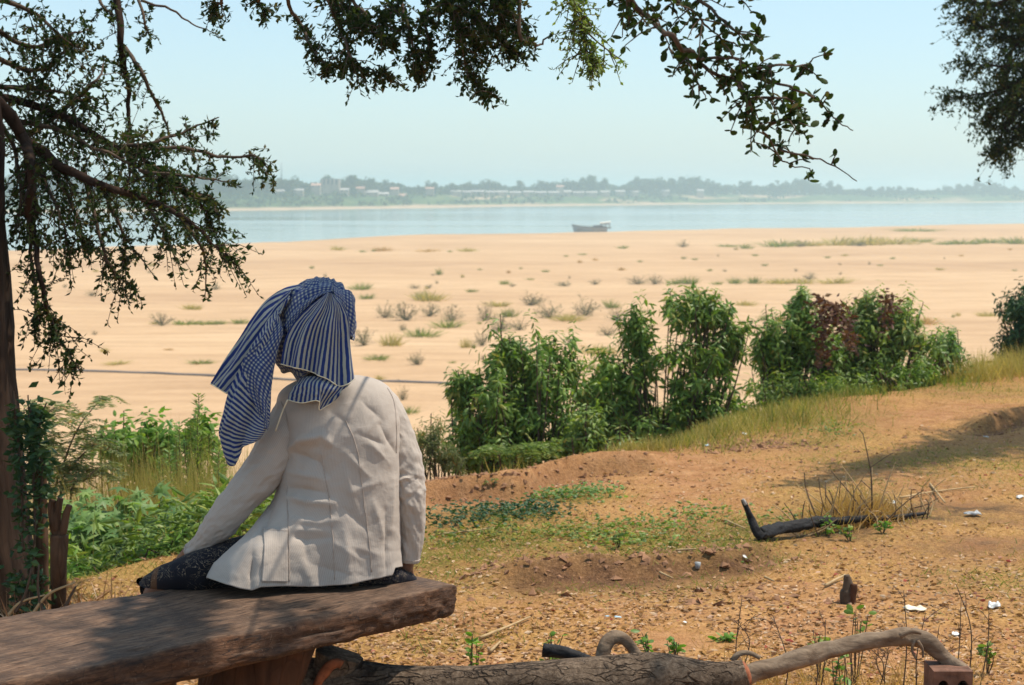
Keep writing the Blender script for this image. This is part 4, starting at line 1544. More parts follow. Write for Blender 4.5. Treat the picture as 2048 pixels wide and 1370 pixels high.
# upper layer of the wrap crossing the crown, its edge running down to one side
sheet('crown_fold', [[(655, 556, 4.92), (664, 566, 4.85), (668, 577, 4.822), (664, 583, 4.818)], [(625, 560, 4.92), (634, 571, 4.85), (640, 584, 4.818), (640, 593, 4.812)], [(597, 570, 4.92), (604, 584, 4.85), (611, 602, 4.814), (614, 614, 4.806)],
                      [(574, 584, 4.92), (582, 604, 4.85), (588, 626, 4.812), (590, 640, 4.802)], [(560, 606, 4.92), (568, 630, 4.85), (573, 652, 4.814), (573, 668, 4.803)]], M['check'], 70, 60, .0131,
      [(2.2, .4, .004, .3, .5, 1.0)], (.2, .1), .25, .003, 3)
# bulge of twisted cloth over the ear
sheet('side_roll', [[(664, 577, 4.83), (680, 576, 4.85), (697, 586, 4.89), (706, 597, 4.95)], [(668, 590, 4.812), (688, 592, 4.825), (704, 606, 4.87), (713, 618, 4.95)], [(678, 612, 4.805), (694, 618, 4.82), (709, 630, 4.865), (716, 640, 4.95)],
                     [(688, 640, 4.808), (697, 645, 4.82), (706, 655, 4.865), (710, 660, 4.95)], [(694, 668, 4.815), (698, 672, 4.825), (702, 678, 4.86), (703, 680, 4.94)]], M['check'], 60, 50, .0131,
      [(1.6, 1.0, .006, .2, .8, 1.0)], (.5, .3), .35, .004, 11)
# striped end hanging down the back of the head
sheet('back_flap', [[(654, 586, 4.800), (656, 587, 4.797), (658, 587, 4.795), (660, 587, 4.795), (662, 587, 4.796), (664, 588, 4.797), (666, 590, 4.800)],
                    [(620, 616, 4.797), (630, 618, 4.789), (643, 618, 4.784), (655, 617, 4.784), (668, 617, 4.786), (678, 617, 4.790), (688, 619, 4.800)],
                    [(588, 648, 4.793), (603, 654, 4.781), (622, 654, 4.775), (643, 653, 4.776), (664, 652, 4.778), (681, 652, 4.785), (697, 652, 4.805)],
                    [(571, 684, 4.790), (588, 690, 4.778), (611, 692, 4.772), (635, 696, 4.776), (660, 700, 4.776), (682, 702, 4.784), (700, 700, 4.806)],
                    [(562, 728, 4.784), (580, 733, 4.773), (604, 738, 4.768), (628, 746, 4.772), (655, 758, 4.764), (682, 772, 4.768), (708, 758, 4.79)]],
      M['stripe_u'], 90, 150, .0172, [(3.1, 1.2, .011, .06, .15, 1.0), (6.0, .4, .003, .1, .3, 1.0)], (0, 0), 0, .002, 21, hem=True)
# second end, turned over on the shoulders
sheet('lower_flap', [[(600, 760, 4.83), (622, 752, 4.80), (648, 756, 4.79), (676, 764, 4.785), (704, 763, 4.80)], [(590, 772, 4.80), (612, 764, 4.770), (638, 768, 4.758), (664, 780, 4.765), (694, 774, 4.785)],
                     [(581, 788, 4.795), (607, 786, 4.762), (636, 784, 4.748), (651, 802, 4.765), (683, 783, 4.775)], [(577, 800, 4.79), (604, 806, 4.765), (635, 801, 4.748), (641, 820, 4.768), (672, 792, 4.775)]],
      M['stripe_u'], 50, 90, .0150, [(2.0, .5, .004, .1, .4, 1.0)], (.3, 0), 0, .002, 31, hem=True)
# long tail of the scarf hanging beside the shoulder, in two layers
sheet('side_tail', [[(604, 572, 4.915), (594, 577, 4.872), (580, 588, 4.845), (570, 604, 4.826)], [(566, 582, 4.91), (560, 600, 4.868), (556, 622, 4.838), (556, 650, 4.822)], [(524, 612, 4.90), (528, 636, 4.852), (536, 660, 4.824), (548, 690, 4.815)],
                     [(470, 690, 4.88), (486, 704, 4.842), (505, 716, 4.815), (528, 726, 4.805)], [(422, 768, 4.87), (436, 776, 4.835), (452, 786, 4.807), (472, 792, 4.797)]],
      M['stripe_u'], 80, 60, .0150, [(2.2, .2, .010, .25, .5, 1.0), (4.5, 1.0, .003, -.2, .5, 1.0)], (0, 0), .12, .003, 41, hem=True)
sheet('inner_tail', [[(560, 612, 4.855), (560, 624, 4.82), (562, 640, 4.80), (566, 660, 4.795)], [(524, 662, 4.825), (533, 664, 4.80), (546, 676, 4.787), (556, 700, 4.785)], [(492, 712, 4.805), (508, 712, 4.785), (530, 722, 4.774), (546, 746, 4.775)],
                      [(458, 780, 4.79), (480, 776, 4.768), (510, 778, 4.760), (541, 796, 4.762)], [(444, 828, 4.782), (466, 828, 4.755), (503, 832, 4.752), (539, 838, 4.756)], [(434, 872, 4.785), (454, 872, 4.757), (492, 868, 4.748), (530, 862, 4.752)],
                      [(452, 902, 4.788), (470, 931, 4.760), (484, 896, 4.750), (520, 878, 4.752)]],
      M['stripe_v'], 110, 90, .0150, [(1.7, 2.2, .014, .25, .4, 1.0), (4.3, .3, .0025, .3, .3, 1.0)], (0, 0), .55, .003, 51)
sheet('tail_fold', [[(552, 640, 4.795), (562, 652, 4.785), (566, 668, 4.785)], [(512, 690, 4.780), (530, 700, 4.772), (550, 716, 4.772)], [(488, 724, 4.770), (512, 734, 4.758), (543, 752, 4.760)], [(490, 766, 4.765), (514, 776, 4.746), (542, 800, 4.752)],
                     [(512, 812, 4.752), (526, 822, 4.742), (540, 840, 4.748)], [(526, 850, 4.748), (531, 856, 4.744), (536, 862, 4.748)]],
      M['check'], 80, 50, .0131, [(1.4, .8, .005, .2, .6, 1.0)], (.1, .2), .3, .002, 61)
# a pale thread of fringe lying over the shoulder
q = spline([P(575, 800, 4.775), P(566, 820, 4.79), P(558, 842, 4.795), P(551, 862, 4.80)], 14)
Geo().add(*tube(q, .0022, 6)).build('fringe', M['paper'], None, True).parent = scarf
# black hair under the wrap at the nape
hp = spline([(*P(600, 742, 4.90), .03), (*P(640, 752, 4.895), .045), (*P(672, 745, 4.90), .035)], 16)
Geo().add(*tube(hp[:, :3], hp[:, 3], 18, True, .15, 4)).build('hair', M['hair'], person, True)

# ------------------------------------------------------------------ trees: limbs, twigs, leaves
def grow(pts, r0, r1, tw=60, tlen=.22, lsize=.026, per=9, droop=.35, seed=0, bare=0.0, gap=0.0, spread=1.0, wood=True):
    """branch through pts; twigs leave it on all sides and carry pairs of small leaves.
    returns (wood geometry, leaf origins, directions, normals, sizes)"""
    r = np.random.default_rng(seed)
    p = spline(pts, max(10, 6 * len(pts)))
    L = np.linalg.norm(np.diff(p, axis=0), axis=1).sum()
    n = len(p)
    p = p + .012 * np.stack([fbm(np.arange(n) * .5, np.full(n, k * 9.0), seed + k, 2) for k in range(3)], 1) * min(1, L)
    g = Geo()
    if wood:
        g.add(*tube(p, np.linspace(r0, r1, n), 8 if r0 > .012 else 5, True, .12, seed))
    t = unit(np.gradient(p, axis=0))
    m = max(2, int(tw * L))
    u = bare + (1 - bare) * r.random(m)
    if gap:
        u = u[vnoise(u * L * 9 + seed, u * 0 + seed * 1.7, 5) >= gap]
    m = len(u)
    i = np.minimum((u * (n - 1)).astype(int), n - 2)
    f = (u * (n - 1) - i)[:, None]
    o = p[i] * (1 - f) + p[i + 1] * f
    d = unit(t[i] * r.uniform(.2, 1.0, (m, 1)) + spread * r.normal(0, .62, (m, 3)) + [0, 0, -droop * .5])
    ln = (tlen * r.uniform(.35, 1.15, m) * np.where(u < .85, 1.0, .6))[:, None]
    e1 = o + d * ln * .5
    e2 = e1 + unit(d + [0, 0, -droop]) * ln * .5
    if wood:
        g.add(*twigs(np.stack([o, e1, e2], 1), [max(r1, .0022), .0017, .0011]))
    w = np.clip(np.linspace(.12, 1, per)[None] + r.normal(0, .04, (m, per)), 0, 1)[..., None]
    c = np.where(w < .5, o[:, None] + (e1 - o)[:, None] * (w * 2), e1[:, None] + (e2 - e1)[:, None] * (w * 2 - 1))
    O = np.repeat(c.reshape(-1, 3), 2, 0)
    dd = np.repeat(np.repeat(d[:, None], per, 1).reshape(-1, 3), 2, 0)
    k = r.random(len(O)) > .12
    O, dd = O[k], dd[k]
    X = unit(dd * .3 + r.normal(0, .75, O.shape))
    Nn = unit(r.normal(0, .6, O.shape) + [0, 0, .9])
    return g, O, X, Nn, lsize * r.uniform(.55, 1.2, len(O))


def bough(tree, pts, r0, r1, name='branch', bark='twig', foliage='leaf_tree', tmpl=LEAF4, width=.52, **kw):
    g, O, X, Nn, S = grow(pts, r0, r1, **kw)
    b = g.build(name, M[bark], tree, True)
    if len(O):
        V, Fc = inst(*tmpl, O, X, Nn, S, S * width, S)
        f = Geo().add(V, Fc).build('foliage', M[foliage], b, kind='stuff')
    return b


def PX(D, *pts):
    """photo pixels, all about the same distance away, with a little sway in depth"""
    return [P(a, b, D + .10 * math.sin(i * 1.7 + a * .01)) for i, (a, b) in enumerate(pts)]


# the tree whose trunk stands at the edge of the bank beside the bench
tree = thing('bank_tree', 'dark barked tree at the bank edge with drooping small-leaved boughs', 'tree', (-2.02, 6.4, 0))
tp = spline([[-1.98, 6.36, -.3], [-2.00, 6.38, .05], [-2.03, 6.40, .5], [-2.07, 6.42, 1.2], [-2.08, 6.44, 2.0], [-2.05, 6.45, 2.7], [-1.95, 6.4, 3.3]], 70)
tr_ = np.interp(np.linspace(0, 1, 70), [0, .08, .16, .3, .6, 1], [.42, .33, .245, .225, .215, .17])
trunk = Geo().add(*tube(tp, tr_, 40, True, .22, 61)).build('trunk', M['bark'], tree, True)
for a, ln, r in ((-1.3, .3, .09), (2.4, .4, .08), (3.6, .4, .08)):
    d = np.array([math.cos(a), math.sin(a), 0])
    b0 = np.array([-1.99, 6.37, .22]) + d * .18
    b1 = b0 + d * ln * .5
    b2 = b0 + d * ln
    q = spline([b0, [b1[0], b1[1], .08], [b2[0], b2[1], hs(b2[0], b2[1]) - .05]], 14)
    Geo().add(*tube(q, np.linspace(r, r * .4, 14), 12, True, .25, int(a * 10) + 90)).build('root', M['bark'], trunk, True)

LT = dict(tw=62, tlen=.24, lsize=.027, per=8, droop=.45)
limb = bough(tree, [[-2.06, 6.43, 1.95]] + PX(6.5, (0, 212), (45, 272), (62, 330), (60, 400), (55, 465)), .030, .010, bark='bark', seed=1, tw=25, tlen=.25, lsize=.027, per=8, bare=.35)
for k, (D, r0, pts, ex) in enumerate([
        (6.6, .022, [(45, 272), (100, 318), (200, 368), (300, 402), (380, 445), (430, 495), (468, 520)], {}),
        (6.9, .018, [(-20, 185), (80, 215), (170, 258), (260, 305), (330, 352), (400, 402), (418, 470)], {}),
        (7.2, .017, [(232, -60), (238, 60), (250, 140), (258, 220), (258, 330), (255, 395)], dict(tw=34, tlen=.15)),
        (7.2, .010, [(252, 95), (285, 150), (318, 215), (338, 270), (332, 330)], dict(tw=16, tlen=.12)),
        (7.0, .010, [(200, 300), (300, 285), (372, 262), (440, 236)], dict(tw=40, tlen=.14)),
        (7.0, .010, [(250, 305), (350, 296), (440, 312), (515, 316), (552, 370)], dict(tw=34, tlen=.13)),
        (6.8, .009, [(280, 342), (370, 352), (455, 362)], dict(tw=34, tlen=.12)),
        (6.5, .014, [(60, 330), (66, 450), (82, 550), (98, 632), (122, 690), (168, 742)], dict(tw=60, tlen=.19)),
        (6.6, .010, [(70, 400), (62, 500), (72, 600), (70, 660)], dict(tw=34, tlen=.13)),
        (6.7, .012, [(165, 340), (190, 430), (220, 530), (272, 578)], dict(tw=52, tlen=.17)),
        (6.7, .010, [(290, 400), (330, 470), (352, 520)], dict(tw=52, tlen=.16)),
        (6.7, .010, [(360, 425), (405, 500), (412, 570)], dict(tw=30, tlen=.12)),
        (6.9, .012, [(-30, 50), (60, 92), (130, 72), (178, 58)], dict(tw=45, tlen=.19)),
        (6.9, .012, [(-30, 110), (70, 142), (125, 108), (165, 80)], dict(tw=45, tlen=.19)),
        (6.8, .012, [(-30, -10), (60, 20), (110, 62), (162, 100)], dict(tw=40, tlen=.17)),
        (7.1, .008, [(268, -40), (288, 40), (303, 80)], dict(tw=18, tlen=.11)),
        (7.1, .006, [(282, 2), (340, 18), (382, 46), (416, 62)], dict(tw=3, tlen=.1)),
        (6.9, .012, [(60, 270), (140, 210), (190, 160), (215, 120)], dict(tw=45, tlen=.17)),
        (6.7, .012, [(95, 320), (140, 400), (160, 460), (176, 500)], dict(tw=55, tlen=.18)),
        (6.8, .012, [(30, 240), (120, 260), (200, 300), (290, 345), (345, 380)], dict(tw=75)),
        (6.7, .012, [(40, 270), (90, 360), (120, 430), (140, 520)], dict(tw=50)),
        (6.9, .012, [(-10, 170), (60, 180), (130, 185), (180, 215)], dict(tw=65)),
        (6.6, .012, [(-10, 230), (30, 300), (40, 380), (38, 440)], dict(tw=45, tlen=.17)),
        (6.8, .010, [(200, 370), (230, 430), (250, 480), (245, 520)], dict(tw=50, tlen=.17)),
        (7.1, .010, [(190, -40), (205, 10), (228, 30)], dict(tw=28, tlen=.12)),
        (6.9, .010, [(330, 350), (380, 385), (425, 395), (432, 430)], dict(tw=55, tlen=.15))]):
    ex['tw'] = ex.get('tw', 62) * 1.32
    bough(tree, PX(D, *pts), r0, .0025, seed=300 + k, bark='bark' if r0 > .013 else 'twig', **{**LT, **ex})

# the limb overhead that carries the boughs across the top of the view
LO = spline([[-2.02, 6.44, 2.6], [-1.6, 6.4, 3.2], [-.9, 6.35, 3.4], [-.1, 6.3, 3.4], [.6, 6.2, 3.25]], 40)
Geo().add(*tube(LO, np.linspace(.10, .035, 40), 16, True, .15, 64)).build('limb', M['bark'], tree, True)


def from_limb(pts, D):
    a = P(pts[0][0], pts[0][1], D)
    i = int(np.argmin(np.abs(LO[:, 0] - a[0])))
    return [LO[i], (LO[i] + a) / 2 + [0, 0, .1]] + PX(D, *pts)


for k, (pts, ex) in enumerate([
        ([(572, -40), (600, 45), (622, 92), (645, 125), (690, 140)], dict(tw=38, tlen=.11)),
        ([(648, -40), (680, 50), (694, 100), (722, 138), (785, 152)], dict(tw=50, tlen=.14)),
        ([(690, -40), (735, 30), (765, 70), (776, 85)], dict(tw=46, tlen=.13)),
        ([(800, -40), (815, 55), (830, 110), (838, 160)], dict(tw=54, tlen=.12)),
        ([(862, -40), (850, 60), (868, 128)], dict(tw=44, tlen=.11)),
        ([(888, -40), (918, 65), (930, 120), (950, 158), (984, 190)], dict(tw=50, tlen=.13)),
        ([(915, -40), (965, 40), (1000, 78), (1040, 112)], dict(tw=75, tlen=.15)),
        ([(985, -40), (1022, 30), (1056, 82)], dict(tw=55, tlen=.13)),
        ([(660, -40), (690, 10), (720, 60)], dict(tw=60, tlen=.15)),
        ([(880, -40), (900, 10), (930, 60), (960, 90)], dict(tw=70, tlen=.15)),
        ([(800, -30), (780, 20), (762, 40)], dict(tw=40, tlen=.1)),
        ([(448, -40), (436, 10), (430, 35)], dict(tw=26, tlen=.1)),
        ([(512, -40), (520, 10), (534, 28)], dict(tw=18, tlen=.08)),
        ([(1040, 40), (1062, 80), (1082, 86), (1104, 62)], dict(tw=4, tlen=.06)),
        ([(930, -40), (980, -5), (1020, 10)], dict(tw=70, tlen=.15))]):
    ex['tw'] *= .78
    ex['tlen'] *= .8
    bough(tree, from_limb(pts, 6.25), .011, .002, seed=400 + k, bare=.45, **{**dict(tw=60, tlen=.2, lsize=.025, per=7, droop=.45), **ex})

# canopy of the same tree over the trunk, above the picture
for k in range(9):
    a = random.uniform(0, 6.28)
    e = np.array([-2.0 + 1.6 * math.cos(a), 6.3 + 1.1 * math.sin(a), random.uniform(3.3, 4.3)])
    bough(tree, [[-1.97, 6.4, 3.1], (np.array([-1.97, 6.4, 3.4]) + e) / 2 + [0, 0, .35], e], .05, .008, seed=450 + k, bark='bark', tw=40, tlen=.38, lsize=.04, per=7, bare=.25)

for k in range(7):  # boughs added above the view to shade the trunk
    s0 = LO[8 + 3 * k]
    e = s0 + [random.uniform(-.3, .6), random.uniform(-.3, .5), random.uniform(.25, .8)]
    bough(tree, [s0, (s0 + e) / 2 + [0, 0, .12], e], .03, .006, seed=470 + k, bark='bark', tw=70, tlen=.34, lsize=.04, per=7, bare=.1)

# second tree, standing beside the photographer: its limb hangs into view and shades the bench
near = thing('shade_tree', 'tree beside the viewpoint with a leafy branch hanging against the sky', 'tree', (2.7, 1.2, 0))
Geo().add(*tube(spline([[2.7, 1.2, -.2], [2.68, 1.22, .8], [2.6, 1.3, 2.0], [2.45, 1.5, 3.0], [2.2, 1.9, 3.8]], 50), np.interp(np.linspace(0, 1, 50), [0, .12, 1], [.3, .22, .11]), 28, True, .2, 66)).build('trunk', M['bark'], near, True)
NL = spline([[2.48, 1.45, 2.85], [1.9, 2.2, 3.35], [1.1, 2.9, 3.2], [.5, 3.35, 2.55], [.24, 3.55, 2.1]], 40)
Geo().add(*tube(NL, np.linspace(.07, .011, 40), 14, True, .15, 67)).build('limb', M['bark'], near, True)
rest_O = []
LEAF_ME = Geo().add(OVAL[0] * [1, .62, 1], OVAL[1]).mesh('leaf', M['leaf_tree'], True)
cand = []
for k, (D, r0, pts, ex) in enumerate([
        (3.6, .0075, [(1243, -60), (1286, 30), (1340, 75), (1400, 120), (1460, 160), (1500, 200), (1530, 262), (1568, 312), (1622, 350)], dict(tw=34, tlen=.085)),
        (3.6, .004, [(1340, 75), (1370, 112), (1390, 150), (1410, 196)], dict(tw=26, tlen=.06)),
        (3.65, .005, [(1330, -50), (1420, 15), (1470, 60), (1512, 68)], dict(tw=34, tlen=.075)),
        (3.6, .004, [(1455, 158), (1540, 132), (1600, 130), (1650, 106)], dict(tw=30, tlen=.06)),
        (3.6, .003, [(1530, 165), (1600, 180), (1640, 202), (1664, 238), (1704, 263)], dict(tw=16, tlen=.035)),
        (3.6, .0028, [(1556, 296), (1600, 310), (1650, 322), (1716, 360)], dict(tw=7, tlen=.035)),
        (3.6, .004, [(1498, 198), (1560, 196), (1612, 216)], dict(tw=40, tlen=.07)),
        (3.6, .004, [(1528, 258), (1572, 236), (1604, 262)], dict(tw=30, tlen=.06)),
        (3.65, .005, [(1225, -60), (1262, 10), (1296, 50)], dict(tw=34, tlen=.08)),
        (3.65, .005, [(1290, -60), (1350, -5), (1405, 40), (1452, 90)], dict(tw=40, tlen=.09)),
        (3.6, .004, [(1400, 120), (1470, 118), (1520, 150)], dict(tw=44, tlen=.07)),
        (3.6, .004, [(1470, 165), (1490, 200), (1495, 240)], dict(tw=34, tlen=.06)),
        (3.65, .005, [(1380, -60), (1440, -20), (1490, 0)], dict(tw=34, tlen=.08))]):
    g, O, X, Nn, S = grow([NL[-1]] * (1 if k == 0 else 0) + PX(D, *pts), r0, .0011, **{**dict(tw=36, tlen=.08, lsize=.0205, per=4, droop=.3, seed=520 + k), **ex})
    b = g.build('branch', M['twig'], near, True)
    for o, x, n, s in zip(O, X, Nn, S):
        cand.append((b, o, x, n, s))
cp = [proj(np.array(c[1])) for c in cand]
vis = [i for i, (a, b_) in enumerate(cp) if -10 < a < 2060 and -10 < b_ < 1380]
order = sorted(vis, key=lambda i: -cand[i][4])
single = set(order[:290])
for i in order[:290]:
    b, o, x, n, s = cand[i]
    x = unit(x)
    y = unit(np.cross(n, x))
    z = np.cross(x, y)
    ob = bpy.data.objects.new('leaf', LEAF_ME)
    COL.objects.link(ob)
    ob.parent = b
    from mathutils import Matrix
    ob.matrix_local = Matrix([[x[0] * s, y[0] * s, z[0] * s, o[0]], [x[1] * s, y[1] * s, z[1] * s, o[1]], [x[2] * s, y[2] * s, z[2] * s, o[2]], [0, 0, 0, 1]])
for b in {c[0].name: c[0] for c in cand}.values():
    q = [c for i, c in enumerate(cand) if c[0] is b and i not in single]
    if q:
        V, Fc = inst(OVAL[0] * [1, .62, 1], OVAL[1], [c[1] for c in q], [c[2] for c in q], [c[3] for c in q], [c[4] for c in q])
        Geo().add(V, Fc).build('foliage', M['leaf_tree'], b, True, kind='stuff')
# a finer spray of the same tree farther out
bough(near, [NL[-6], P(1128, -80, 4.8), P(1136, -10, 5.6), P(1160, 50, 5.7), P(1178, 105, 5.7), P(1192, 118, 5.7)], .006, .0015, seed=560, tw=42, tlen=.12, lsize=.021, per=7, bare=.35, foliage='leaf_bush2')
bough(near, [P(1160, 50, 5.7), P(1190, 80, 5.7), P(1240, 118, 5.7)], .004, .0015, seed=561, tw=46, tlen=.1, lsize=.021, per=7, foliage='leaf_bush2')
# canopy overhead, which throws dappled shade on the bench and the log
CT0 = (2.2, 1.9, 3.7)
CANOPY = [(CT0, (1.6, 3.6, 4.2), (1.1, 5.0, 4.1), .30), (CT0, (2.2, 3.6, 4.3), (2.3, 5.2, 4.2), .30), (CT0, (1.2, 3.2, 4.3), (.2, 4.6, 4.2), .30), (CT0, (2.9, 3.5, 4.2), (3.2, 5.1, 4.1), .30),
          ((1.1, 2.9, 3.2), (.8, 3.9, 3.8), (.55, 5.2, 3.9), .24), ((1.9, 2.2, 3.4), (1.7, 3.7, 3.7), (1.8, 4.9, 3.7), .26), (CT0, (.6, 2.6, 4.4), (-.6, 3.6, 4.3), .32), (CT0, (3.0, 1.6, 4.4), (3.9, 1.6, 4.6), .4),
          (CT0, (2.0, .6, 4.5), (1.6, -.6, 4.8), .4), ((1.1, 2.9, 3.2), (.84, 4.2, 3.75), (.76, 5.4, 3.9), .15), ((1.1, 2.9, 3.2), (.78, 4.0, 3.8), (.80, 5.3, 4.05), .15), ((1.1, 2.9, 3.2), (.7, 4.0, 3.7), (.66, 5.35, 3.85), .15), (CT0, (3.2, 2.6, 4.5), (4.0, 3.6, 4.6), .36)]
for k, (a, b, c, tl) in enumerate(CANOPY):
    bough(near, [a, b, c], .045, .006, seed=600 + k, bark='bark', tw=30 if tl > .2 else 100, tlen=tl, lsize=.042, per=7, bare=.2, width=.6)  # short dense boughs added out of view, meant to shade the sleeve

# tree farther along the bank, only the edge of its crown shows
edge = thing('riverside_tree', 'tree farther along the bank with a ragged hanging crown edge', 'tree', on(8.6, 15.9))
e0 = on(8.6, 15.9)
Geo().add(*tube(spline([e0 - [0, 0, .3], e0 + [0, 0, 1.2], e0 + [-.2, .1, 2.6], e0 + [-.4, .2, 4.0]], 40), np.linspace(.26, .12, 40), 22, True, .2, 68)).build('trunk', M['bark'], edge, True)
RT = dict(tw=25, tlen=.40, lsize=.042, per=8, droop=.45, bare=.3)
for k, (D, pts) in enumerate([(15.8, [(2100, -20), (2020, 8), (1950, 2), (1905, -4)]), (15.8, [(2100, 30), (2030, 45), (1965, 52), (1940, 40)]), (15.9, [(2110, 70), (2040, 78), (1985, 72)]), (15.7, [(2110, 110), (2030, 132), (1970, 130), (1925, 122)]),
                              (15.7, [(2110, 140), (2020, 172), (1950, 190), (1892, 194)]), (15.8, [(2110, 150), (2040, 190), (1990, 215), (1972, 250)]), (15.8, [(2110, 170), (2050, 215), (2010, 260), (1992, 308)]), (15.8, [(2110, 190), (2070, 230), (2030, 270), (2012, 305)]),
                              (15.9, [(2120, 100), (2060, 140), (2030, 190), (2020, 240)]), (15.9, [(2130, 0), (2060, 60), (2020, 110), (2005, 150)]), (15.8, [(2130, 60), (2070, 150), (2050, 240), (2046, 262)]), (15.9, [(2140, 10), (2070, 20), (2000, 40)]),
                              (15.8, [(2120, 130), (2070, 165), (2030, 175)]), (15.8, [(2130, -40), (2060, -20), (1990, 10), (1960, 30)])]):
    a = P(*pts[0], D)
    bough(edge, [e0 + [-.3, .15, 3.0], (a + e0 + [-.3, .15, 3.0]) / 2 + [0, 0, .2]] + PX(D, *pts), .03, .004, seed=700 + k, bark='bark', **RT)
for k, (a, b, tl) in enumerate([((3.4, 9.4, 4.0), (5.4, 11.4, 4.6), .42), ((4.1, 10.2, 4.2), (5.6, 11.9, 4.7), .42), ((4.8, 10.6, 4.5), (6.0, 12.3, 4.8), .42), ((5.3, 10.6, 4.6), (6.1, 12.6, 5), .42), ((6.0, 11.2, 4.8), (6.4, 13.0, 4.8), .4), ((4.5, 10.9, 4.0), (5.7, 12.3, 4.4), .4)]):
    bough(edge, [e0 + [-.4, .2, 3.7], b, (np.array(a) + b) / 2 + [0, 0, .15], a], .06, .008, seed=740 + k, bark='bark', tw=40, tlen=tl, lsize=.06, per=7, bare=.3, width=.6)

# ------------------------------------------------------------------ cut stems beside the bank tree
q = spline([GH(78, 1236) - [0, 0, .1], P(82, 1120, 6.2), P(80, 1000, 6.2), P(84, 915, 6.2)], 30)
tag(Geo().add(*tube(q, np.linspace(.030, .022, 30), 18, True, .15, 71)).build('cut_stem', M['stake'], smooth=True), 'straight reddish-brown cut stem beside the tree trunk', 'stem')
fs = thing('forked_stump', 'pale split forked stump sawn off beside the tree trunk', 'stump', tuple(GH(118, 1225)))
q = spline([GH(118, 1228) - [0, 0, .1], P(117, 1150, 6.1), P(119, 1070, 6.1)], 24)
st_ = Geo().add(*tube(q, np.linspace(.026, .030, 24), 18, True, .15, 72)).build('stem', M['stake'], fs, True)
for pts in ([(117, 1078), (108, 1050), (103, 1015), (107, 1000)], [(119, 1076), (127, 1055), (132, 1030), (139, 1010)], [(112, 1060), (114, 1030), (121, 996)]):
    q = spline([P(a, b, 6.1) for a, b in pts], 16)
    Geo().add(*tube(q, np.linspace(.019, .011, 16), 10, True, .25, pts[0][0])).build('prong', M['stake'], fs, True)
for k, pts in enumerate([[(128, 1222), (140, 1195), (152, 1172)], [(60, 1236), (95, 1190), (150, 1165)], [(30, 1225), (50, 1190), (64, 1135)], [(120, 1230), (135, 1218), (146, 1206)], [(88, 1236), (76, 1180), (78, 1130)], [(10, 1240), (40, 1205), (90, 1190)]]):
    q = spline([P(a, b, 6.0) for a, b in pts], 10)
    tag(Geo().add(*tube(q, np.linspace(.007, .003, 10), 6, True, .2, k)).build('dead_twig', M['dry_stalk'] if k % 2 else M['twig'], smooth=True), 'thin dead twig leaning at the foot of the dark tree', 'twig', 'dead twigs at the foot of the tree')


o = np.stack([rng.normal(-1.72, .16, 700), rng.normal(6.2, .18, 700), np.zeros(700)], 1)
o[:, 2] = height(o[:, 0], o[:, 1])
V, Fc = inst(*BLADE, o, unit(rdir(700, 0, 1) + [0, 0, .25]), rdir(700), rng.uniform(.04, .2, 700), rng.uniform(.003, .008, 700), .06)
Geo().add(V, Fc).build('dead_litter', M['litter'], kind='stuff', label='dead grass and bark litter heaped at the foot of the tree', cat='leaf litter')

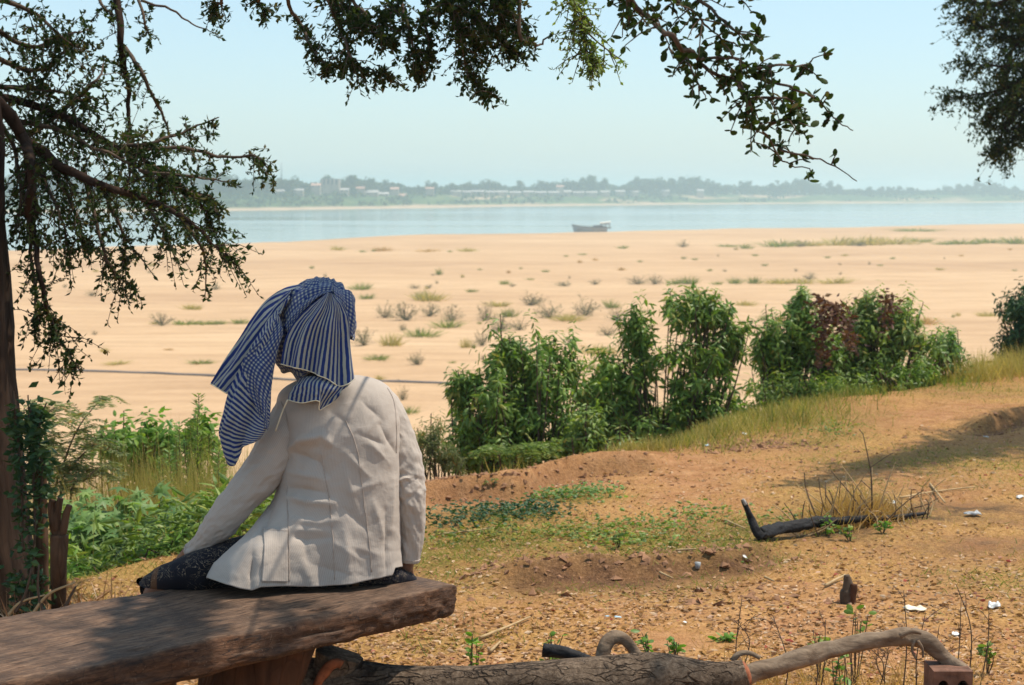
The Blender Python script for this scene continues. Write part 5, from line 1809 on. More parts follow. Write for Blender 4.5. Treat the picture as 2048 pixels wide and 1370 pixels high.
# ------------------------------------------------------------------ shrubs
def shrub(name, label, blobs, D, leaf='leaf_bush', n=200, per=15, lsize=.085, lw=.34, base=None, depth=1.0, tmpl=LANCE, droop=.85, whorl=True, seed=0, cat='shrub', extra=None, group=None):
    """blobs: (px, py, rx, ry) in photo pixels at distance D; shoots fill them and end in whorls of leaves"""
    r = np.random.default_rng(seed)
    s = D / F
    B = [(P(a, b, D), rx * s, ry * s) for a, b, rx, ry in blobs]
    x0 = np.mean([b[0][0] for b in B]) if base is None else base[0]
    yb = D if base is None else base[1]
    root = np.array([x0, yb, hs(x0, yb)])
    t = thing(name, label, cat, tuple(root), group)
    w = np.array([b[1] * b[2] for b in B])
    pick = r.choice(len(B), n, p=w / w.sum())
    nclump = max(1, n // 6)
    cpick = r.choice(len(B), nclump, p=w / w.sum())
    d = unit(r.normal(0, 1, (nclump, 3)))
    rad = r.uniform(.45, 1.22, nclump) ** .7
    cen = np.array([B[k][0] + d[i] * rad[i] * [B[k][1], B[k][1] * depth, B[k][2]] for i, k in enumerate(cpick)])
    own = r.integers(0, nclump, n)
    pick = cpick[own]
    sg = np.minimum(.062, np.array([b[1] for b in B])[pick] * .35)[:, None]
    tips = cen[own] + r.normal(0, 1, (n, 3)) * sg * [1, 1, 1.15]
    tips[:, 2] = np.maximum(tips[:, 2], height(tips[:, 0], tips[:, 1]) + .05)
    g = Geo()
    for i in range(0, n, 5):
        k = pick[i]
        foot = root + r.normal(0, .06, 3) * [1, 1, 0] + [(B[k][0][0] - root[0]) * .45, (B[k][0][1] - root[1]) * .45, -.05]
        foot[2] = hs(foot[0], foot[1]) - .05
        m = (foot * .45 + tips[i] * .55) + r.normal(0, .04, 3)
        g.add(*tube(spline([foot, m, tips[i]], 6), np.linspace(.009, .003, 6), 4, False))
    g.build('stem', M['twig'], t)
    out = unit((tips - cen[own]) / .05 + unit(tips - np.array([B[k][0] for k in pick])) + [0, 0, .05])
    ax = unit(out * .8 + [0, 0, .8] + r.normal(0, .3, (n, 3)))
    a = unit(np.cross(ax, [.3, .2, .9]))
    b = np.cross(ax, a)
    m = np.maximum(4, (per * r.uniform(.6, 1.3, n)).astype(int))
    I = np.repeat(np.arange(n), m)
    q = np.concatenate([np.arange(k) for k in m])
    f = (q / m[I])[:, None]
    an = (r.uniform(0, 6.28, n)[I] + q * 2.4)[:, None]
    dr = a[I] * np.cos(an) + b[I] * np.sin(an)
    el = (.9 - 1.5 * f) if whorl else r.uniform(-.4, .6, f.shape)
    X = unit(dr + ax[I] * el + np.array([0, 0, -1.0]) * droop * r.uniform(.2, 1, f.shape))
    O = tips[I] - ax[I] * (f * lsize * 2.2)
    Nn = unit(ax[I] - dr * .2 + r.normal(0, .25, O.shape))
    S = lsize * r.uniform(.6, 1.15, len(O)) * (.7 + .3 * np.minimum(1, f[:, 0] * 3))
    V, Fc = inst(*tmpl, np.array(O), np.array(X), np.array(Nn), S, S * lw, S)
    Geo().add(V, Fc).build('foliage', M[leaf], t, kind='stuff')
    return t, root


shrub('bushy_shrub', 'dense rounded green shrub at the bank edge beside the eroded lip', [(1010, 800, 95, 130), (1075, 730, 62, 90), (950, 830, 55, 85), (1100, 820, 55, 80), (1000, 880, 115, 55), (940, 895, 55, 36), (1090, 880, 60, 40), (1050, 780, 60, 60), (1150, 860, 34, 50), (1140, 730, 22, 30), (930, 770, 28, 45), (1020, 690, 28, 30), (1095, 668, 18, 26)], 11.3,
      n=700, per=14, lsize=.075, seed=1)
shrub('tall_shrub', 'tall green shrub with upright leafy shoots and a crooked top', [(1330, 720, 70, 120), (1390, 690, 60, 110), (1280, 690, 34, 60), (1240, 780, 62, 80), (1400, 610, 34, 40), (1445, 600, 26, 14), (1375, 590, 18, 26), (1455, 690, 34, 60), (1320, 820, 100, 60), (1420, 800, 70, 70), (1200, 840, 50, 60), (1480, 770, 34, 60), (1165, 850, 34, 60), (1260, 860, 80, 36), (1225, 755, 60, 75), (1195, 810, 60, 75), (1280, 640, 30, 40)], 12.4,
      n=820, per=14, lsize=.08, seed=2)
shrub('leafy_shrub', 'glossy green shrub growing between the crooked topped shrub and the red creeper', [(1570, 690, 55, 75), (1620, 650, 45, 55), (1605, 605, 20, 28), (1560, 740, 45, 55), (1640, 720, 40, 70), (1530, 700, 22, 50)], 13.6, n=460, per=14, lsize=.08, seed=3)
vt, vr = shrub('creeper_shrub', 'green shrub overgrown with dark red creeper', [(1745, 660, 60, 75), (1800, 650, 55, 70), (1742, 600, 20, 45), (1690, 690, 45, 70), (1770, 720, 70, 50), (1830, 690, 40, 60), (1710, 740, 50, 30), (1790, 615, 26, 24)], 14.2, leaf='leaf_bush2', n=480, per=13, lsize=.085, seed=4)
cr = np.random.default_rng(44)
O = []
for pts in ([(1640, 640), (1670, 624), (1695, 616)], [(1650, 650), (1642, 690), (1652, 720)], [(1770, 650), (1775, 615), (1783, 592)], [(1685, 640), (1698, 670), (1702, 695)], [(1632, 606), (1652, 612), (1668, 636)]):
    for a, b in spline(pts, 24):
        for k in range(5):
            O.append(P(a + cr.normal(0, 9), b + cr.normal(0, 10), (13.05 if a < 1700 else 13.6) + cr.normal(0, .08)))
O = np.array(O)
V, Fc = inst(*LEAF4, O, rdir(len(O), -.9, .3), rdir(len(O), -.2, 1), cr.uniform(.04, .075, len(O)), cr.uniform(.02, .04, len(O)), .05)
Geo().add(V, Fc).build('creeper', M['leaf_red'], vt, kind='stuff', label='dark red creeper leaves draped over the shrub')
shrub('under_shrub', 'low ragged shrub filling the gap below the rounded and crooked topped shrubs', [(1165, 850, 44, 60), (1190, 890, 50, 34), (1130, 900, 40, 30), (1240, 885, 44, 26)], 11.0, leaf='leaf_bush2', n=190, per=12, lsize=.065, seed=14)
shrub('under_shrub', 'low ragged shrub at the foot of the glossy green shrub', [(1500, 780, 36, 44), (1545, 790, 44, 26), (1610, 775, 50, 26), (1680, 765, 50, 24)], 13.2, leaf='leaf_bush2', n=190, per=12, lsize=.065, seed=15)
shrub('under_shrub', 'low ragged shrub at the foot of the red creeper', [(1740, 758, 50, 22), (1800, 745, 44, 24), (1850, 735, 34, 24)], 13.7, leaf='leaf_bush', n=120, per=12, lsize=.065, seed=16)
shrub('grey_shrub', 'small grey-green shrub beside the red creeper', [(1885, 705, 40, 45), (1905, 680, 28, 26), (1860, 730, 26, 28)], 14.4, leaf='leaf_glauc', n=120, per=14, lsize=.06, seed=5)
shrub('dark_shrub', 'dark dense shrub standing alone at the far end of the bank edge', [(2040, 640, 42, 80), (2050, 590, 28, 45), (2030, 690, 40, 40), (2080, 640, 50, 90)], 15.6, leaf='leaf_dark', n=300, per=13, lsize=.075, seed=6)
shrub('feathery_shrub', 'thin feathery shrub between the seated person and the rounded shrub', [(850, 860, 26, 36), (880, 880, 34, 40), (845, 905, 26, 26), (905, 905, 30, 30)], 10.7, leaf='leaf_feather', n=120, per=16, lsize=.05, lw=.16, seed=7)
shrub('broad_leaf_shrub', 'bright broad-leaved shrub on the slope beyond the bench', [(250, 880, 52, 44), (315, 870, 40, 46), (300, 905, 55, 30), (400, 860, 40, 30), (215, 862, 20, 16)], 9.6, leaf='leaf_bright', n=170, per=11, lsize=.075, lw=.42, seed=8)
for k, (px, top, bot, D) in enumerate([(400, 790, 960, 9.3), (365, 850, 1000, 9.2), (430, 880, 1000, 9.2), (338, 905, 1010, 9.1), (385, 820, 940, 9.4), (445, 905, 990, 9.0)]):
    r = np.random.default_rng(800 + k)
    x0 = P(px, bot, D)[0]
    rt = on(x0, D)
    t = thing('bottlebrush_plant', 'upright plant with narrow leaves all round its stem, on the slope by the dry grass', 'plant', tuple(rt), 'narrow-leaved plants on the slope')
    tip = P(px + r.uniform(-8, 8), top, D)
    g, O = Geo(), []
    for s in range(4):
        e = tip + [r.normal(0, .05), r.normal(0, .05), -.04 * s - abs(r.normal(0, .04))] if s else tip
        q = spline([rt - [0, 0, .05], (rt + e) / 2 + r.normal(0, .03, 3), e], 12)
        g.add(*tube(q, np.linspace(.006, .002, 12), 4, False))
        for f in np.linspace(.45, 1, 60):
            i = min(int(f * 11), 10)
            O.append(q[i] + (q[i + 1] - q[i]) * (f * 11 - i))
    g.build('stem', M['twig'], t)
    O = np.repeat(np.array(O), 3, 0)
    V, Fc = inst(*LEAF4, O, unit(rdir(len(O), -.2, .2) + [0, 0, .55]), rdir(len(O)), r.uniform(.03, .055, len(O)), .010, .03)
    Geo().add(V, Fc).build('foliage', M['leaf_glauc' if k % 2 else 'leaf_bush2'], t, kind='stuff')


def feathery(name, label, stems, D, seed, leaf='leaf_feather', group=None, fl=.16):
    """stems: pixel polylines; each carries arching fronds of narrow leaflets"""
    r = np.random.default_rng(seed)
    b = P(*stems[0][0], D)
    rt = on(b[0], D)
    t = thing(name, label, 'shrub', tuple(rt), group)
    g, O, X = Geo(), [], []
    for st in stems:
        q = spline([on(P(*st[0], D)[0], D) - [0, 0, .05]] + [P(a, c, D + r.normal(0, .06)) for a, c in st], 26)
        g.add(*tube(q, np.linspace(.008, .0025, 26), 5, False))
        for k in range(34):
            i = int(26 * (.3 + .7 * r.random())) - 1
            d = unit(rdir(1, -.1, .5)[0] + [.25, 0, 0])
            f = spline([q[i], q[i] + d * fl * .5 + [0, 0, .02], q[i] + d * fl + [0, 0, -.03]], 12)
            g.add(*tube(f[::3], .0012, 3, False))
            side = unit(np.cross(d, [0, 0, 1]))
            for p_ in f[1:]:
                for s in (-1, 1):
                    O.append(p_)
                    X.append(unit(side * s + d * .5 + [0, 0, -.25]))
    g.build('stem', M['twig'], t)
    O, X = np.array(O), np.array(X)
    V, Fc = inst(*LEAF4, O, X, rdir(len(O), .4, 1), r.uniform(.03, .055, len(O)), .010, .03)
    Geo().add(V, Fc).build('foliage', M[leaf], t, kind='stuff')


feathery('mimosa_shrub', 'pale feathery mimosa shrub rising beside the tree trunk', [[(110, 1010), (130, 920), (160, 850), (205, 795)], [(100, 1010), (95, 900), (85, 840), (110, 815)], [(120, 1010), (140, 940), (175, 900), (200, 880)], [(140, 1010), (170, 960), (195, 935)], [(90, 1000), (60, 900), (45, 850), (50, 810)]], 8.6, 21)
feathery('mimosa_shrub', 'low feathery mimosa sprawling under the dense rounded shrub', [[(1030, 925), (1060, 900), (1090, 908)], [(1000, 925), (985, 905), (960, 910)], [(1060, 925), (1075, 905), (1100, 890)]], 10.6, 22, 'leaf_bush2', fl=.1)

# dark vine twining round the cut stem and the trunk
vine = thing('climbing_vine', 'dark leafy vine climbing the cut stem beside the tree trunk', 'vine', tuple(GH(70, 1232)))
r = np.random.default_rng(31)
g, O = Geo(), []
for pts, n, sd in (([(62, 1200), (70, 1050), (66, 930), (68, 850), (58, 815)], 330, 15), ([(82, 1010), (84, 930), (75, 870), (82, 830)], 200, 11), ([(45, 1100), (44, 980), (36, 880), (30, 820)], 200, 8), ([(52, 1230), (55, 1180), (40, 1140)], 90, 20)):
    q = spline([P(a, b, 6.12) for a, b in pts], 30)
    g.add(*tube(q, .005, 4, False))
    for k in range(n):
        O.append(q[r.integers(0, 30)] + r.normal(0, sd * 6.1 / F, 3))
for pts in ([(58, 860), (56, 790)], [(68, 870), (93, 805)], [(30, 850), (28, 782)]):
    g.add(*tube(spline([P(a, b, 6.12) for a, b in pts], 6), .0025, 4, False))
g.build('stem', M['twig'], vine)
V, Fc = inst(*LEAF4, np.array(O), rdir(len(O), -.7, .4), rdir(len(O), -.1, 1), r.uniform(.025, .05, len(O)), r.uniform(.016, .028, len(O)), .04)
Geo().add(V, Fc).build('foliage', M['leaf_dark'], vine, kind='stuff')

# palmate-leaved plants and spear-leaved herbs on the slope by the bench
for k, (px, py, w, h, D) in enumerate([(215, 1060, 60, 75, 8.0), (290, 1045, 60, 70, 8.1), (345, 1075, 45, 60, 7.9), (250, 1090, 60, 50, 7.8), (175, 1085, 45, 60, 7.8), (150, 1060, 40, 60, 8.1), (380, 1060, 40, 50, 8.0)]):
    r = np.random.default_rng(840 + k)
    b = P(px, py, D)
    rt = on(b[0], D)
    t = thing('palmate_plant', 'plant with star-shaped blue-green leaves on the slope by the bench', 'plant', tuple(rt), 'star-leaved plants on the slope')
    s = D / F
    n = 55
    O = b + np.stack([r.uniform(-1, 1, n) * w * s, r.uniform(-1, 1, n) * w * s * .8, r.uniform(-.7, 1, n) * h * s], 1)
    O[:, 2] = np.maximum(O[:, 2], height(O[:, 0], O[:, 1]) + .05)
    g = Geo()
    for o in O[::2]:
        g.add(*tube(spline([rt - [0, 0, .03], (rt + o) / 2 + [0, 0, .05], o], 5), [.005, .004, .003, .002, .0015], 3, False))
    g.build('stem', M['twig'], t)
    V, Fc = inst(*PALMATE, O, rdir(n, -.35, .1), unit(rdir(n, .5, 1) + [0, -.3, .3]), r.uniform(.08, .15, n))
    Geo().add(V, Fc).build('foliage', M['leaf_glauc'], t, kind='stuff')
for k, (px, py, D, n) in enumerate([(190, 1130, 7.4, 7), (225, 1140, 7.3, 8), (285, 1130, 7.3, 9), (340, 1110, 7.4, 8), (160, 1125, 7.5, 6), (260, 1120, 7.5, 7), (310, 1100, 7.6, 7), (372, 1090, 7.5, 6), (140, 1150, 7.2, 5)]):
    shrub('spear_leaf_herb', 'fresh green herb with drooping spear-shaped leaves in front of the star-leaved plants', [(px, py, 24, 26)], D, 'leaf_bright', n, 14, .10, .18, droop=.7, seed=860 + k, cat='plant', group='spear-leaved herbs by the bench')


# ------------------------------------------------------------------ grass, litter, clods
def in_view(x, y, z, m=40):
    a, b = proj(np.stack([x, y, z], -1))
    return (a > -m) & (a < 2048 + m) & (b > 200) & (b < 1370 + m)


def scatter(n, fy0=5.1, fy1=16.0, over=.3):
    y = fy0 + (fy1 - fy0) * rng.random(n) ** 1.25
    x = (rng.random(n) * 2 - 1) * (y * .30 + .1)
    k = (y < np.interp(x, RX, RY) + over)
    x, y = x[k], y[k]
    z = height(x, y)
    return np.stack([x, y, z], 1)


def gmask(arr, x, y):
    ix = np.clip(np.searchsorted(xs, x) - 1, 0, len(xs) - 1)
    iy = np.clip(np.searchsorted(ys, y) - 1, 0, len(ys) - 1)
    return arr[iy, ix]


# short dry turf
o = scatter(75000)
k = (rng.random(len(o)) > .75 * gmask(gbare, o[:, 0], o[:, 1])) & (vnoise(o[:, 0] * 2.1, o[:, 1] * 2.1, 31) > .3) & (gmask(gdark, o[:, 0], o[:, 1]) < .5) & (gmask(gburn, o[:, 0], o[:, 1]) < .5)
o = o[k]
x = unit(rdir(len(o), .0, .75))
V, Fc = inst(*BLADE, o - [0, 0, .003], x, rdir(len(o)), rng.uniform(.012, .045, len(o)), rng.uniform(.0018, .0035, len(o)), .02)
Geo().add(V, Fc).build('dry_turf', M['grass_dry'], kind='stuff', label='short dried grass covering the bank top', cat='grass')
# green turf
o = scatter(150000)
k = rng.random(len(o)) < gmask(ggreen, o[:, 0], o[:, 1]) * 1.1 * (vnoise(o[:, 0] * 4, o[:, 1] * 4, 33) > .35)
o = o[k]
V, Fc = inst(*BLADE, o - [0, 0, .003], rdir(len(o), .2, .9), rdir(len(o)), rng.uniform(.015, .05, len(o)), rng.uniform(.002, .004, len(o)), .02)
Geo().add(V, Fc).build('green_turf', M['grass_green'], kind='stuff', label='patches of low green grass on the bank top', cat='grass')
# fallen leaves and husks
o = scatter(52000, 5.1, 11.5)
k = (vnoise(o[:, 0] * 1.7, o[:, 1] * 1.7, 34) > .28) & (rng.random(len(o)) > 1.2 * gmask(gdark, o[:, 0], o[:, 1])) & (rng.random(len(o)) < np.exp(-np.maximum(o[:, 1] - 6.0, 0) / 2.2)) & (gmask(gburn, o[:, 0], o[:, 1]) < .35) & (rng.random(len(o)) > .5 * gmask(ggreen, o[:, 0], o[:, 1]))
o = o[k]
V, Fc = inst(*LEAF4, o + [0, 0, .004], rdir(len(o), -.15, .25), unit(rdir(len(o), .3, 1)), rng.uniform(.010, .036, len(o)), rng.uniform(.006, .018, len(o)), .02)
Geo().add(V, Fc).build('leaf_litter', M['litter'], kind='stuff', label='dry fallen leaves strewn over the bank top', cat='leaf litter')
# clods of earth along the broken edges
CL = np.array([[1, 0, 0], [-.8, .1, .05], [.1, .9, 0], [0, -1, .1], [.05, 0, .75], [0, .1, -.6]])
CF = np.array([[0, 2, 4], [2, 1, 4], [1, 3, 4], [3, 0, 4], [2, 0, 5], [1, 2, 5], [3, 1, 5], [0, 3, 5]])
C = []
for (pa, pb, n, sx_, sy_) in ([(1370, 890), (1620, 884), 420, .12, .16], [(870, 985), (1060, 985), 260, .1, .1], [(1060, 975), (1260, 940), 160, .1, .08], [(960, 1150), (1540, 1110), 330, .1, .10], [(1400, 872), (1480, 868), 60, .1, .05], [(1940, 862), (2060, 842), 130, .1, .06], [(1440, 1170), (1560, 1220), 80, .2, .12], [(1100, 1180), (1400, 1200), 60, .3, .3], [(1300, 950), (1900, 900), 130, .3, .5]):
    f = rng.random(n)
    q = np.array([G(pa[0] + (pb[0] - pa[0]) * t, pa[1] + (pb[1] - pa[1]) * t) for t in f])
    q[:, 0] += rng.normal(0, sx_, n)
    q[:, 1] += rng.normal(0, sy_, n)
    C.append(q)
C = np.vstack(C)
C[:, 2] = height(C[:, 0], C[:, 1])
sz = np.minimum(rng.gamma(1.6, .005, len(C)) + .003, .028)
V, Fc = inst(CL, CF, C, rdir(len(C), -.3, .3), rdir(len(C), .3, 1), sz * rng.uniform(.8, 1.6, len(C)), sz, sz * rng.uniform(.5, .9, len(C)))
Geo().add(V, Fc).build('clods', plain('clod_soil', (.27, .14, .075), .95, .4, 14, .6), kind='stuff', label='crumbled clods of brown earth along the eroded edges', cat='earth')


def grass_belt(name, label, pts, n, h, matname, spread, D=None, kind='stuff'):
    q = []
    for k in range(n):
        a, b, w = pts[rng.integers(0, len(pts))]
        p = G(a, b)
        q.append([p[0] + rng.normal(0, w), p[1] + rng.normal(0, w * spread), 0])
    q = np.array(q)
    q[:, 2] = height(q[:, 0], q[:, 1]) - .01
    x = unit(rdir(n, .35, 1) + [0, 0, .7])
    V, Fc = inst(*BLADE, q, x, rdir(n), rng.uniform(.45, 1.1, n) * h, rng.uniform(.003, .0065, n), h * .35)
    Geo().add(V, Fc).build(name, M[matname], kind=kind, label=label, cat='grass')


grass_belt('edge_grass', 'long pale grass fringing the bank edge below the shrubs', [(1300, 900, .14), (1360, 880, .2), (1420, 862, .2), (1480, 850, .22), (1540, 838, .24), (1250, 905, .1), (1600, 820, .22), (1350, 860, .2), (1440, 840, .2)], 5200, .125, 'grass_straw', .8)
grass_belt('edge_grass', 'green grass mixed through the fringe below the shrubs', [(1320, 890, .2), (1400, 862, .25), (1480, 846, .25), (1560, 830, .25), (1640, 806, .25), (1700, 796, .2), (1870, 775, .2)], 2600, .13, 'grass_green', .8)
grass_belt('edge_grass', 'long pale grass under the lone dark shrub', [(1960, 752, .25), (2000, 746, .25), (2040, 742, .25), (1920, 758, .2), (1940, 735, .2), (1985, 728, .25)], 3200, .30, 'grass_straw', .8)
grass_belt('edge_grass', 'yellow grass growing below the thin feathery shrub', [(850, 935, .12), (890, 930, .14), (940, 925, .14), (860, 920, .1)], 1500, .14, 'grass_straw', .7)
# long yellow grass on the slope behind the bench
q = []
for (px, py, D, n, w) in ((250, 960, 9.0, 900, .25), (330, 950, 9.1, 1000, .25), (400, 970, 8.9, 900, .22), (300, 1010, 8.6, 700, .25), (440, 1000, 8.7, 500, .15), (180, 985, 8.9, 600, .2), (420, 1050, 8.2, 300, .15)):
    b = P(px, py, D)
    for k in range(n):
        q.append([b[0] + rng.normal(0, w), D + rng.normal(0, .25), b[2] + .14])
q = np.array(q)
gz_ = height(q[:, 0], q[:, 1])
top = q[:, 2] + rng.normal(0, .1, len(q))
ln = np.clip(top - gz_, .15, 1.6)
o = np.stack([q[:, 0], q[:, 1], gz_ - .02], 1)
V, Fc = inst(*BLADE, o, unit(rdir(len(o), .6, 1) + [0, 0, 1.6]), rdir(len(o)), ln, rng.uniform(.004, .007, len(o)), ln * .5)
Geo().add(V, Fc).build('slope_grass', M['grass_straw'], kind='stuff', label='tall yellow grass on the slope behind the bench', cat='grass')
# green undergrowth on the slope, under the herbs
n = 3600
o = np.stack([rng.uniform(-2.4, -.9, n), rng.uniform(7.25, 8.5, n), np.zeros(n)], 1)
o[:, 2] = height(o[:, 0], o[:, 1])
V, Fc = inst(*LANCE, o + np.stack([0 * o[:, 0], 0 * o[:, 0], rng.uniform(0, .24, n)], 1), rdir(n, -.2, .9), rdir(n, .2, 1), rng.uniform(.05, .11, n), rng.uniform(.012, .03, n), .08)
Geo().add(V, Fc).build('undergrowth', M['leaf_bush2'], kind='stuff', label='tangled green undergrowth on the slope behind the bench', cat='undergrowth')
# dark-leaved ground creeper
for lab, blobs_, lf, nn in (('dark green creeper spreading over the soil below the eroded lip', [(900, 1045, .14), (960, 1038, .16), (1020, 1028, .14), (1060, 1022, .1)], 'leaf_dark', 900), ('small patch of fine green creeper on bare soil', [(1150, 993, .11), (1190, 990, .07), (1100, 995, .06)], 'leaf_glauc', 420),
                            ('yellow-flowered low weeds among the green turf', [(960, 1075, .12), (990, 1068, .08), (880, 1085, .1), (1140, 1070, .1), (1110, 1072, .06), (1180, 1082, .1)], 'leaf_weed', 420), ('dull green weeds scattered on the dry turf', [(1270, 1060, .15), (1230, 1090, .12), (1330, 1050, .12), (1290, 1085, .15), (1390, 1032, .1), (1670, 865, .1), (1560, 1050, .12)], 'leaf_bush2', 700)):
    q = []
    for k in range(nn):
        a, b, w = blobs_[rng.integers(0, len(blobs_))]
        p = GH(a, b)
        q.append([p[0] + rng.normal(0, w), p[1] + rng.normal(0, w), 0])
    q = np.array(q)
    q[:, 2] = height(q[:, 0], q[:, 1]) + rng.uniform(.005, .05, len(q))
    V, Fc = inst(*OVAL, q, rdir(len(q), -.3, .4), unit(rdir(len(q), .4, 1)), rng.uniform(.012, .032, len(q)), rng.uniform(.008, .02, len(q)), .03)
    Geo().add(V, Fc).build('ground_creeper', M[lf], kind='stuff', label=lab, cat='creeper')


# ------------------------------------------------------------------ plants dotted over the sand
def tuft_mesh(kind, seed):
    r = np.random.default_rng(seed)
    g = Geo()
    if kind in 'GYR':
        n = 130
        o = np.stack([r.normal(0, .2, n), r.normal(0, .2, n), np.full(n, -.02)], 1)
        d = unit(o * [1.6, 1.6, 0] + np.stack([r.normal(0, .25, n), r.normal(0, .25, n), r.uniform(.5, 1, n)], 1))
        V, Fc = inst(*BLADE, o, d, unit(r.normal(0, 1, (n, 3))), r.uniform(.35, 1.0, n), r.uniform(.025, .05, n), .3)
        g.add(V, Fc)
        m = M[{'G': 'grass_green', 'Y': 'grass_straw', 'R': 'grass_dry'}[kind]]
    else:
        n = 26
        O = []
        for k in range(n):
            d = unit(np.array([r.normal(0, .8), r.normal(0, .8), r.uniform(.25, 1)]))
            q = spline([[0, 0, -.03], d * .45 + r.normal(0, .05, 3), d * r.uniform(.7, 1.05) + r.normal(0, .08, 3)], 6) * [.55, .55, 1]
            g.add(*tube(q, np.linspace(.012, .006, 6), 3, False))
            for w in range(14):
                O.append(q[r.integers(2, 6)] + r.normal(0, .05, 3))
        O = np.array(O)
        O[:, 2] = np.maximum(O[:, 2], .02)
        V, Fc = inst(*LEAF4, O, unit(r.normal(0, 1, (len(O), 3))), unit(r.normal(0, 1, (len(O), 3))), r.uniform(.04, .09, len(O)), r.uniform(.02, .04, len(O)), .03)
        g.add(V, Fc)
        m = M['sand_scrub']
    return g.mesh('tuft', m)


M['sand_scrub'] = leaf_mat('sand_scrub_leaf', [(0, (.14, .11, .07)), (.45, (.19, .17, .09)), (.75, (.13, .16, .06)), (1, (.3, .2, .13))], .8, .2, .1)
TUFTS = {k: [tuft_mesh(k, 900 + 10 * i + j) for j in range(4)] for i, k in enumerate('GYRS')}
INFO = {'G': ('grass_tuft', 'green grass tuft growing out of the pale sand', 'grass tuft', 'green tufts on the sand'),
        'Y': ('straw_tuft', 'yellowing grass tuft growing out of the pale sand', 'grass tuft', 'yellow tufts on the sand'),
        'R': ('dry_tuft', 'red-brown dried grass tuft on the pale sand', 'grass tuft', 'red-brown tufts on the sand'),
        'S': ('sand_bush', 'sparse twiggy grey bush growing on the pale sand', 'bush', 'twiggy bushes on the sand')}
SPOTS = '''675 500 30 10 Y,765 502 30 12 R,725 504 14 5 G,748 503 10 6 G,855 503 44 7 R,936 503 32 9 Y,900 504 10 4 G,1247 497 22 8 G,1365 494 38 16 S,1455 493 44 6 G,1493 497 26 12 G,1165 510 16 5 G,1132 513 9 4 G,
1560 493 64 18 G,1620 492 60 14 Y,1680 491 76 20 Y,1730 490 66 22 Y,1790 489 76 20 Y,1840 484 44 10 G,1830 462 80 7 G,1925 488 64 12 G,1980 486 50 14 G,2030 487 54 18 G,1600 493 50 14 S,1720 492 60 10 S,1890 489 44 8 G,
878 550 14 18 G,1090 544 13 6 G,1420 542 11 6 G,1450 543 14 6 S,1530 531 11 6 G,722 579 42 16 G,735 598 26 13 G,830 577 32 10 S,858 577 26 10 S,1010 569 22 10 G,1024 573 20 8 S,1130 572 44 12 S,1190 569 34 12 S,1275 569 54 18 S,1310 569 44 22 S,
1350 568 32 14 G,1378 568 30 20 G,1435 569 22 8 G,1470 567 32 16 G,1508 567 26 18 G,1560 567 60 12 Y,1600 567 50 14 Y,1618 559 32 16 S,1672 567 54 16 Y,855 601 64 25 Y,840 599 26 22 G,945 584 20 8 G,430 579 38 16 S,385 619 32 14 Y,325 651 56 28 S,
372 649 50 12 G,410 649 40 9 G,436 648 36 10 G,480 647 32 12 G,225 581 34 12 S,185 592 30 14 S,770 636 54 35 S,812 641 64 42 S,860 633 54 30 S,905 641 66 32 S,895 655 54 22 G,995 613 38 14 Y,1018 633 32 22 G,970 641 44 40 S,1062 611 64 30 S,1100 636 76 35 S,
1170 631 76 42 S,1222 616 34 22 G,1135 641 56 18 Y,1235 641 46 30 S,728 691 66 40 S,782 691 40 30 Y,845 673 64 22 G,805 661 24 16 S,933 695 26 24 Y,965 691 46 36 S,1000 662 66 40 S,1195 707 64 22 Y,1212 671 56 20 S,1180 736 28 12 G,755 719 44 14 G,835 729 44 30 S,
905 726 16 5 G,235 728 46 8 Y,400 727 44 10 G,815 826 44 16 G,806 800 26 32 S,1490 611 34 12 Y,1850 648 54 18 R,1527 641 18 16 G,1560 641 24 14 R,1975 633 34 12 Y,1915 632 12 10 Y,690 640 44 30 S,1040 660 50 26 S,1140 690 44 18 S,700 672 30 20 S,1060 560 14 5 G,
640 632 20 8 S,250 500 30 8 G,1690 512 14 6 Y,1655 516 12 5 G,1785 518 10 5 G,1390 520 10 5 G,1510 512 12 5 G,300 546 16 6 S,130 575 18 8 S,560 586 12 5 G,1680 530 12 6 S,1880 540 14 6 Y,1760 532 10 5 G,1280 524 10 5 G,960 540 9 4 G'''
for k in range(70):
    b = 500 + 300 * random.random() ** 1.8
    SPOTS += ',%d %d %d %d %s' % (random.uniform(20, 2040), b, random.uniform(6, 10 + (b - 480) * .06), random.uniform(4, 7 + (b - 480) * .03), random.choice('GYSSR'))
for it in SPOTS.replace('\n', '').split(','):
    a, b, w, h, k = it.split()
    p = sand_at(float(a), float(b))
    s = p[1] / F
    nm, lab, cat, grp = INFO[k]
    zone = ' near the water edge' if float(b) < 520 else ' in the open middle of the flat' if float(b) < 605 else ' toward the foot of the bank'
    lab, grp = lab + zone, grp + zone
    o = link(nm, random.choice(TUFTS[k]), None, label=lab, cat=cat, group=grp)
    o.location = p
    o.scale = (float(w) * s * 1.05, float(w) * s * .8, float(h) * s * 1.15)
    o.rotation_euler = (0, 0, random.uniform(0, 6.28))

